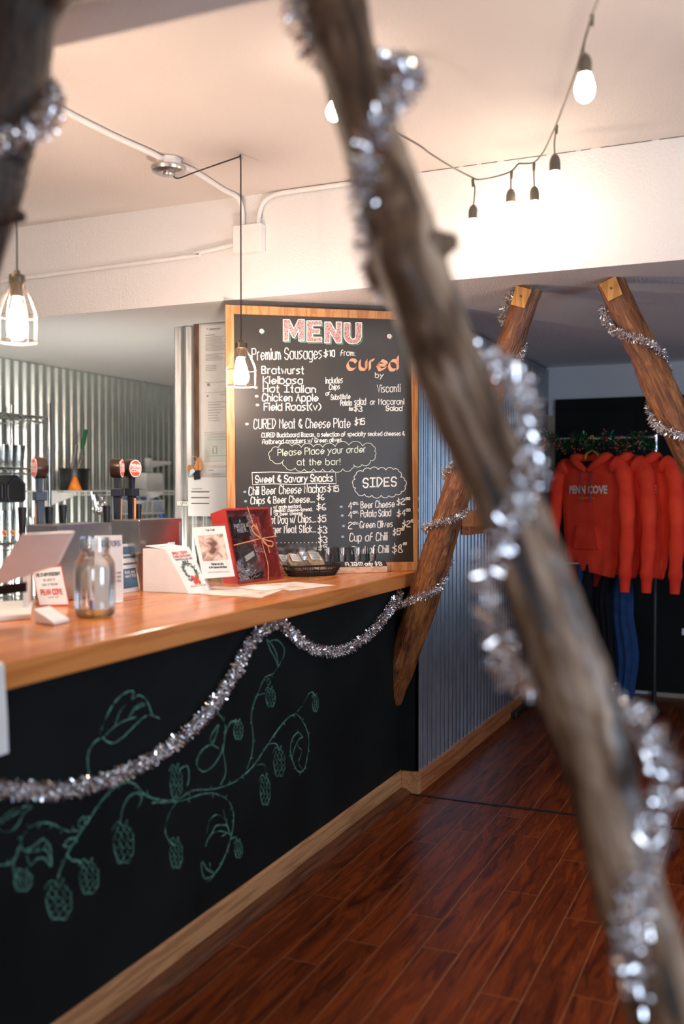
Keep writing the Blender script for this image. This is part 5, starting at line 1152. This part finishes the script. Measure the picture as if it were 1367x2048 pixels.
yv = lambda px, X: on(px, 950, 'X', X).y
gi = 0
row_names = ('front', 'back')
for r_, X in ((0, XFR - .08), (1, XFR - .20)):
    for i, px in enumerate((6, 22, 38)):
        tag(obj('beer_glass', pint(MB(), (X, yv(px, X), zs_[1] + .006), .145, .030, .041), M_GLASS, smooth=40), 'upturned beer glass on the second wire shelf, %s row, %s' % (row_names[r_], ('leftmost', 'middle', 'rightmost')[i]), 'glass', 'beer glasses on the second wire shelf')
for i, px in enumerate((2, 18, 34, 60)):
    X = XFR - .10; t = thing('beer_glass', 'tall orange printed beer glass on the lower wire shelf, %s' % ('leftmost', 'second', 'third', 'nearest the handles')[i], 'glass', (X, yv(px, X), zs_[2] + .006), None, 'tall beer glasses on the lower wire shelf')
    h = .21 if i < 3 else .16
    obj('glass', pint(MB(), (X, yv(px, X), zs_[2] + .006), h, .028, .039), M_GLASS, t, smooth=40)
    obj('orange_print', MB().ring((X + .036, yv(px, X) - .012, zs_[2] + .07), .018, .0035, 16, Matrix.Rotation(R(70), 3, 'Y')), M_ORANGE, t)
def bin_(px0, px1, label):
    y0, y1 = yv(px0, XFR), yv(px1, XFR); zt2 = zs_[1] - .045; zb2 = on(30, 1005, 'X', XFR).z; zm = zt2 - .055; ym = (y0 + y1) / 2
    t = thing('black_bin', label, 'bin', (XFR - .1, ym, zb2))
    sh = [(XFR, y0, zb2 + .02), (XFR, y0 + .02, zb2), (XFR, y1 - .02, zb2), (XFR, y1, zb2 + .02), (XFR, y1, zm), (XFR, ym + .02, zt2), (XFR, ym - .02, zt2), (XFR, y0, zm)]
    obj('body', MB().prism(sh, (-.25, 0, 0)), M_BLACK, t, bev=.006)
    inn = [(XFR + .004, ym + (p[1] - ym) * .78, (zb2 + zm) / 2 + (p[2] - (zb2 + zm) / 2) * .8) for p in sh]
    obj('front_rim', MB().tube(inn, .005, 6, closed=True), M_NAVY, t)
bin_(10, 52, 'black five sided plastic bin hanging under the second wire shelf'); bin_(-40, 8, 'black plastic bin at the left edge under the second wire shelf')
# white wire wall shelf
XW, XB = -4.58, -4.915
w0, w1 = on(128, 984, 'X', XW), on(351, 983, 'X', XW); zw = (w0.z + w1.z) / 2 + .006
ws = thing('wall_shelf', 'white wire wall shelf on the corrugated metal behind the taps', 'shelf', ((XW + XB) / 2, (w0.y + w1.y) / 2, zw))
s = MB(); yA, yB = w0.y, w1.y + .3
for z in (zw, zw - .028): s.tube([(XW, yA, z), (XW, yB, z)], .004, 6)
for i in range(70): 
    y = yA + (yB - yA) * i / 69; s.tube([(XB, y, zw), (XW, y, zw), (XW, y, zw - .028)], .0022, 4)
for x in (XB, (XB + XW) / 2): s.tube([(x, yA, zw - .005), (x, yB, zw - .005)], .004, 6)
obj('wire_deck', s, M_WHITE, ws)
for y in (yA + .12, yB - .5): obj('bracket', MB().prism([(XB, y, zw - .01), (XW, y, zw - .01), (XW, y, zw - .03), (XB, y, zw - .14)], (0, .012, 0)), M_WHITE, ws)
zd = zw + .0045
X = -4.70
bka, bkb = on(125, 960, 'X', X), on(171, 960, 'X', X); c = Vector((X, (bka.y + bkb.y) / 2, zd)); r_ = abs(bkb.y - bka.y) * .42; hb = on(148, 937, 'X', X).z - zd
ub = thing('utensil_bucket', 'black bucket of utensils on the white wire wall shelf', 'bucket', c)
obj('bucket_wall', MB().lathe([(r_ * .9, 0), (r_ * .95, .01), (r_, hb - .012), (r_ * 1.05, hb - .012), (r_ * 1.05, hb), (r_ * .93, hb), (r_ * .85, .012), (0, .012)], c, 24), M_BLACK, ub, smooth=40)
def utensil(px0, py0, px1, py1, rad, mat, label, handle=None):
    a, b2_ = on(px0, py0, 'X', X), on(px1, py1, 'X', X); t = thing('utensil', label, 'utensil', a)
    obj('stem', MB().tube([a, a * .5 + b2_ * .5, b2_], [rad, rad * .9, rad], 8), mat, t)
    if handle:
        m2 = a * (1 - handle) + b2_ * handle; obj('handle', MB().tube([m2, m2 * .7 + b2_ * .3, b2_], [.012, .017, .013], 10), M_GREENP, t, smooth=60, label='green handle')
utensil(151, 955, 172, 860, .006, M_STEEL, 'spatula with a green handle standing in the black bucket', .60)
utensil(145, 955, 153, 890, .012, M_STEEL, 'steel tongs standing in the black bucket', None)
utensil(156, 955, 166, 912, .010, M_STEEL, 'short steel scoop at the right side of the black bucket', None)
utensil(138, 955, 147, 930, .014, M_STEEL, 'steel ladle low in the black bucket', None)
fa, fb = on(155, 983, 'X', XW + .02), on(176, 983, 'X', XW + .02); c = Vector((XW - .05, (fa.y + fb.y) / 2, zd)); r_ = abs(fb.y - fa.y) * .44
tag(obj('funnel', MB().lathe([(r_, 0), (r_, .006), (r_ * .35, .085), (r_ * .22, .10), (0, .10)], c, 20), M_ORANGE, smooth=40), 'orange cone funnel upside down beside the black bucket', 'funnel')
y0, y1 = on(276, 960, 'X', XB + .1).y, on(313, 960, 'X', XB + .1).y; zt2 = on(290, 946, 'X', XB + .1).z
tag(obj('white_box', MB().prism([(XB + .02, y0, zd), (XB + .02, y1, zd), (XB + .02, y1 - .03, zt2), (XB + .02, y0, zt2)], (.16, 0, 0)), M_WHITE, bev=.006), 'white container on the wall shelf behind the badge tap handles', 'container')
y0 = on(291, 930, 'X', XB).y; zu = on(291, 921, 'X', XB).z; ze = on(291, 944, 'X', XB).z; y1 = on(349, 925, 'X', XB + .2).y
wb = thing('shelf_bracket', 'white wall bracket above the white container', 'bracket', (XB, y0, ze))
obj('wall_plate', MB().b2((XB - .003, y0 - .004, ze), (XB + .034, y0 + .04, zu + .02)), M_WHITE, wb); obj('arm', MB().hexa([(XB, y0, zu - .07), (XB + .03, y0, zu - .07), (XB + .03, y1 + .2, zu - .02), (XB, y1 + .2, zu - .02), (XB, y0, zu), (XB + .03, y0, zu), (XB + .03, y1 + .2, zu), (XB, y1 + .2, zu)]), M_WHITE, wb)
rn = random.Random(5)
for i in range(7):
    px = 182 + 4.2 * i; p = on(px, 990, 'X', XW); zb2 = on(px, 1024 + rn.uniform(-4, 6), 'X', XW).z; H = zw - .03 - zb2
    tilt = rn.uniform(-.03, .03)
    pts = [Vector((XW + .006, p.y + tilt * .0 + .012, zw - .004)), Vector((XW + .010, p.y + .014 + tilt, zw - H * .6)), Vector((XW + .012, p.y + .018 + tilt * 1.5, zb2 + .03)), Vector((XW + .012, p.y + tilt * 1.5, zb2)), Vector((XW + .012, p.y - .018 + tilt * 1.5, zb2 + .03)), Vector((XW + .010, p.y - .010 + tilt, zw - H * .6)), Vector((XW + .006, p.y - .006, zw - .004))]
    tag(obj('hanging_clip', MB().tube(spline(pts, 5), .0042, 6), M_CHROME, smooth=60), 'steel wire clip under the wall shelf, %s from the left' % ('first', 'second', 'third', 'fourth', 'fifth', 'sixth', 'seventh')[i], 'clip', 'steel clips hanging from the wall shelf')
# wire basket under the shelf
XK = -4.62; b0, b1 = on(279, 1002, 'X', XK), on(328, 1000, 'X', XK); zb2 = on(300, 1027, 'X', XK).z; zt2 = b0.z
wk = thing('wire_basket', 'white wire basket hanging below the wall shelf', 'basket', (XK - .1, (b0.y + b1.y) / 2, zb2)); s = MB()
for z in (zt2, zb2): s.tube([(XK, b0.y, z), (XK, b1.y, z), (XK - .2, b1.y, z), (XK - .2, b0.y, z)], .004, 6, closed=True)
for i in range(15):
    y = b0.y + (b1.y - b0.y) * i / 14; s.tube([(XK, y, zt2), (XK + .0, y - .02, zb2), (XK - .2, y - .02, zb2), (XK - .2, y, zt2)], .003, 5)
obj('wires', s, M_WHITE, wk)
for y in (b0.y + .03, b1.y - .03): obj('hanger_wire', MB().tube([(XK - .1, y, zw - .004), (XK, y, zt2)], .0025, 5), M_WHITE, wk)
p = on(334, 1012, 'X', XK); tag(obj('dustpan_brush', MB().tube([(XK - .12, p.y, zw - .03), (XK - .10, p.y, zw - .09), (XK - .06, p.y + .03, zw - .24)], [.012, .03, .026], 10), M_BLUEP, smooth=60), 'blue brush hanging at the right end under the wall shelf', 'brush')
p = on(289, 993, 'X', XK); tag(obj('blue_cloth', MB().box((XK - .08, p.y, zt2 + .018), (.10, .16, .03)), M_BLUEP, bev=.012), 'folded blue cloth lying on top of the white wire basket', 'cloth')

# ------------------------------------------------------------------ clothes rack in the back room
YK = 6.55
rk0, rk1 = on(1050, 880.5, 'Y', YK), on(1311, 881.5, 'Y', YK); zr = rk0.z
rk = thing('clothes_rack', 'black and chrome clothes rack in front of the black door', 'clothes rack', ((rk0.x + rk1.x) / 2, YK, 0))
obj('hanging_rail', MB().tube([(rk0.x, YK, zr), (rk1.x, YK, zr)], .012, 10), M_CHROME, rk, smooth=60)
for x in (rk0.x, rk1.x):
    zc_ = on(1310, 928, 'Y', YK).z
    obj('post', MB().tube([(x, YK, .04), (x, YK, zc_)], .014, 10), M_BLACK, rk, smooth=60); obj('upper_post', MB().tube([(x, YK, zc_), (x, YK, zr + .02)], .012, 10), M_CHROME, rk, smooth=60)
    obj('foot', MB().b2((x - .02, YK - .28, .0), (x + .02, YK + .28, .04)), M_BLACK, rk, bev=.006)
zl_ = on(1140, 1127, 'Y', YK).z; obj('lower_rail', MB().tube([(rk0.x, YK, zl_), (rk1.x, YK, zl_)], .010, 10), M_CHROME, rk, smooth=60)
def hoodie(name, label, x, y, face, mk_hanger):
    """own frame: x across the chest, -y the front, z down from the rail at 0"""
    t = thing(name, label, 'hoodie', (x, y, zr), face, 'red hoodies on the clothes rack')
    S = .00070; sx = S * 1.58; zz = lambda v: -(v + 88) * S     # picture rows of the hoodie to metres below the rail
    rows = [(96, 0, 70, 40), (118, 0, 130, 56), (140, 0, 195, 66), (170, 0, 228, 74), (240, 0, 232, 82), (400, 0, 222, 84), (600, 0, 210, 86), (800, 0, 200, 90), (960, 0, 195, 96), (1050, 0, 188, 98), (1064, 0, 176, 90), (1130, 0, 172, 86), (1140, 0, 160, 78)]
    n_ = 48; mb = MB(); f1 = smooth_noise(hash(name) % 97 + int(x * 1000), 32)
    for (v, cx, hw, hd) in rows:
        for j in range(n_):
            a = 2 * PI * j / n_; c_, s_ = math.cos(a), math.sin(a); fold = 1 + (.10 * math.sin(7 * a + 2 * f1(v / 160)) + .05 * math.sin(13 * a + 1.3)) * min(1, max(0, (v - 250) / 500))
            slant = 60 * (c_ * hw / 200) * max(0, (v - 600) / 500)
            mb.v.append(Vector((cx * sx + hw * sx * math.copysign(abs(c_) ** .8, c_), hd * S * .72 * s_ * fold, zz(v + slant * .8))))
    m_ = len(rows)
    for i in range(m_ - 1):
        for j in range(n_):
            j2 = (j + 1) % n_; mb.f.append((i * n_ + j, (i + 1) * n_ + j, (i + 1) * n_ + j2, i * n_ + j2))
    mb.f.append(tuple(range(n_)))
    o = obj('body', mb, M_RED, t, smooth=80); md = o.modifiers.new('sub', 'SUBSURF'); md.levels = md.render_levels = 1
    for sgn in (-1, 1):
        P = [(sgn * 170 * sx, 0, zz(158)), (sgn * 215 * sx, 0, zz(200)), (sgn * 245 * sx, -.01, zz(330)), (sgn * 262 * sx, -.02, zz(560)), (sgn * 272 * sx, -.03, zz(800)), (sgn * 270 * sx, -.04, zz(1020)), (sgn * 268 * sx, -.04, zz(1150)), (sgn * 266 * sx, -.04, zz(1215))]
        Ps = spline(P, 5); rr_ = []
        for i in range(len(Ps)):
            u = i / (len(Ps) - 1); rr_.append((84 - 34 * u + 5 * math.sin(u * 31 + sgn)) * S if u < .93 else 46 * S)
        sl = MB().tube(Ps, rr_, 18); sl.v = [Vector((p.x, p.y, p.z)) for p in sl.v]
        so = obj('sleeve', sl, M_RED, t, smooth=80)
        obj('cuff', MB().tube([(sgn * 267 * sx, -.04, zz(1195)), (sgn * 265 * sx, -.04, zz(1290))], [47 * S, 42 * S], 18), M_RED, so, smooth=50)
    # hood: two folded lobes around the neck opening
    hd = MB()
    for sgn in (-1, 1):
        P = [(sgn * 8 * sx, -.046, zz(205)), (sgn * 48 * sx, -.052, zz(165)), (sgn * 95 * sx, -.040, zz(112)), (sgn * 112 * sx, -.015, zz(88)), (sgn * 95 * sx, .04, zz(96)), (sgn * 40 * sx, .07, zz(110)), (0, .075, zz(114))]
        hd.tube(spline(P, 5), [w * S for w in [22, 26, 28, 30, 32, 34, 36, 38, 40, 42, 44, 46, 46, 47, 48, 48, 48, 48, 48, 47, 46, 45, 44, 44, 43, 42, 42, 42, 42, 42, 42]][:31], 14)
    obj('hood', hd, M_RED, t, smooth=70)
    obj('neck_opening', MB().poly([(-80 * sx, -.034, zz(118)), (0, -.048, zz(196)), (80 * sx, -.034, zz(118)), (0, .03, zz(96))]), M_DARKC, t, label='dark neck opening')
    for u in (-34, 34): obj('drawstring', MB().tube(spline([(u * sx, -.050, zz(185)), (u * sx * 1.05, -.056, zz(300)), (u * sx * .9, -.062, zz(500))], 5), .0042, 6), M_BLACK, t)
    pkx = [(-95, 930), (-70, 720), (70, 720), (95, 930)]
    obj('front_pocket', MB().slab([(a * sx, -.058, zz(v)) for a, v in pkx], .012, (0, -1, 0)), M_RED, t, bev=.004)
    fr2 = lambda u, w, off: Vector((u, -.0445 - off + .5 * u * u, zz(385) + w))
    lg = ftext('PENN COVE', .056, .0018); obj('chest_lettering', put(lg, lambda u, w, o: fr2(u, w, .004), 0, 1, 1.25), M_LABELC, t, label='white chest lettering')
    obj('chest_lettering', put(ftext('BREWING CO', .020, .0005), lambda u, w, o: fr2(u, w, .004), 0, 1, 1, 0, -.052), M_ORANGE, t, label='small orange lettering')
    hg = thing('clothes_hanger', mk_hanger[0], 'hanger', (x, y, zr), face, 'clothes hangers on the rack')
    hk_ = [(0, 0, -.015), (.018, 0, .004), (.010, 0, .0175), (-.010, 0, .0175), (-.018, 0, .003)]
    hp = spline([(-.016, 0, .004), (-.008, 0, .0175), (.009, 0, .0175), (.017, 0, .003), (.008, 0, -.025), (0, 0, -.05), (0, 0, -.075)], 5)
    mm = MB().tube(hp, .0045, 8); mm.tube(spline([(0, 0, -.072), (-.045, 0, -.10), (-.06, 0, -.135), (-.16, 0, -.19)], 5), .0055, 8); mm.tube(spline([(0, 0, -.072), (.045, 0, -.10), (.06, 0, -.135), (.16, 0, -.19)], 5), .0055, 8)
    obj('hanger_frame', mm, mk_hanger[1], hg, smooth=60)
faceA = R(-29)
hx = lambda px: on(px, 881, 'Y', YK).x
hoodie('hoodie', 'red hoodie on the yellow hanger, leftmost and in front of the others', hx(1183), YK, faceA, ('yellow plastic hanger holding the front red hoodie', M_YELLOW))
hoodie('hoodie', 'middle red hoodie mostly hidden between the two others on the rack', hx(1224), YK + .0, faceA, ('dark hanger holding the middle red hoodie', M_NAVY))
hoodie('hoodie', 'rightmost red hoodie on the rack near the leaning log', hx(1278), YK + .0, faceA, ('dark hanger holding the rightmost red hoodie', M_NAVY))
# lower garments
def garment(name, label, px0, px1, ytop, ybot, mat, dep=.05, seed=1, yk=YK, cat='garment'):
    a, b_ = on(px0, ytop, 'Y', yk), on(px1, ytop, 'Y', yk); zb2 = on((px0 + px1) / 2, ybot, 'Y', yk).z; zt2 = a.z; cx = (a.x + b_.x) / 2; hw = abs(b_.x - a.x) / 2
    n_ = 40; mb = MB(); rw = 12; f1 = smooth_noise(seed, 32)
    for i in range(rw):
        u = i / (rw - 1); w = hw * (.45 + .55 * min(1, u * 5)) * (1 + .08 * f1(u * 6)); 
        for j in range(n_):
            al = 2 * PI * j / n_; c_, s_ = math.cos(al), math.sin(al); fd = 1 + .22 * math.sin(9 * al + seed) * min(1, u * 3)
            mb.v.append(Vector((cx + w * c_ + .02 * f1(u * 3 + 5), yk + dep * s_ * fd, zt2 + (zb2 - zt2) * u + .03 * math.sin(al * 2 + seed) * u)))
    for i in range(rw - 1):
        for j in range(n_): j2 = (j + 1) % n_; mb.f.append((i * n_ + j, (i + 1) * n_ + j, (i + 1) * n_ + j2, i * n_ + j2))
    mb.f.append(tuple(range(n_))); mb.f.append(tuple(reversed(range((rw - 1) * n_, rw * n_))))
    return tag(obj(name, mb, mat, smooth=80), label, cat)
garment('hanging_shirt', 'long blue garment hanging on the lower rail below the hoodies', 1228, 1274, 1127, 1408, M_BLUEC, .05, 3)
garment('hanging_shirt', 'black shirt on the lower rail left of the blue garment', 1196, 1228, 1127, 1350, M_DARKC, .05, 5)
garment('hanging_shirt', 'black shirt on the lower rail next to the log, with a blue sleeve', 1166, 1192, 1127, 1330, M_DARKC, .05, 7)
garment('hanging_shirt', 'blue shirt sleeve end showing on the lower rail beside the big log', 1150, 1164, 1127, 1215, M_BLUEC, .04, 9)
# holiday garland along the rail
gp = []
for i in range(26):
    px = 1055 + 10.2 * i; p = on(px, 884 + 9 * math.sin(i * 1.1), 'Y', YK); gp.append(Vector((p.x, YK - .02 - .02 * math.cos(i * 1.1), p.z + .0)))
go = tinsel(gp, 'dark green holiday garland with red foil wound along the rack rail', .055, 1500, M_GFOIL, .0022, 'holiday_garland', seed=21)
rn = random.Random(8); mb = MB()
for i in range(170):
    j = rn.choice((1, 2, 3, 5, 6, 8, 11, 15, 17, 18, 19, 22)) + rn.random(); k = min(int(j), 24); p = gp[k] * (1 - (j - int(j))) + gp[k + 1] * (j - int(j)); mb.lathe([(0, -.0055), (.0055, 0), (0, .0055)], p + Vector((rn.gauss(0, .02), -abs(rn.gauss(0, .03)), rn.gauss(-.012, .03))), 6)
obj('red_foil', mb, M_RFOIL, go, label='red foil bits')['kind'] = 'stuff'
gp2 = [on(1076 + 4 * math.sin(i), 890 + 15 * i, 'Y', YK - .02) for i in range(6)]
go2 = tinsel(gp2, 'end of a holiday garland hanging down beside the black door', .05, 1300, M_GFOIL, .0022, 'holiday_garland', seed=23)
mb = MB()
for i in range(30):
    p = gp2[rn.choice((0, 1, 1, 4, 5))] + Vector((rn.gauss(0, .02), -.02, rn.gauss(0, .025))); mb.lathe([(0, -.006), (.006, 0), (0, .006)], p, 6)
obj('red_foil', mb, M_RFOIL, go2, label='red foil bits')['kind'] = 'stuff'
# outlet at the right edge
p = on(1366, 1264, 'Y', YF - .04); sw_ = thing('wall_outlet', 'small white outlet plate on the black door panel at the right edge', 'outlet', p)
obj('plate', MB().b2((p.x - .012, YF - .043, p.z - .022), (p.x + .06, YF - .036, p.z + .025)), M_WHITE, sw_, bev=.003)

GR = {'log': 'slanting log posts', 'garland': 'tinsel garlands', 'lamp': 'caged pendant lamps over the bar', 'leaflet': 'leaflets lying on the counter', 'table tent': 'upright cards on the counter', 'beer tap tower': 'steel tap towers', 'utensil': 'utensils in the black bucket', 'garment': 'garments on the lower rail', 'bin': 'black bins under the wire shelf'}
for o in SC.objects:
    if o.parent is None and 'category' in o and 'group' not in o:
        c = o['category']
        if c in GR: o['group'] = GR[c]
        elif o.name.startswith('document'): o['group'] = 'papers on the notice board'
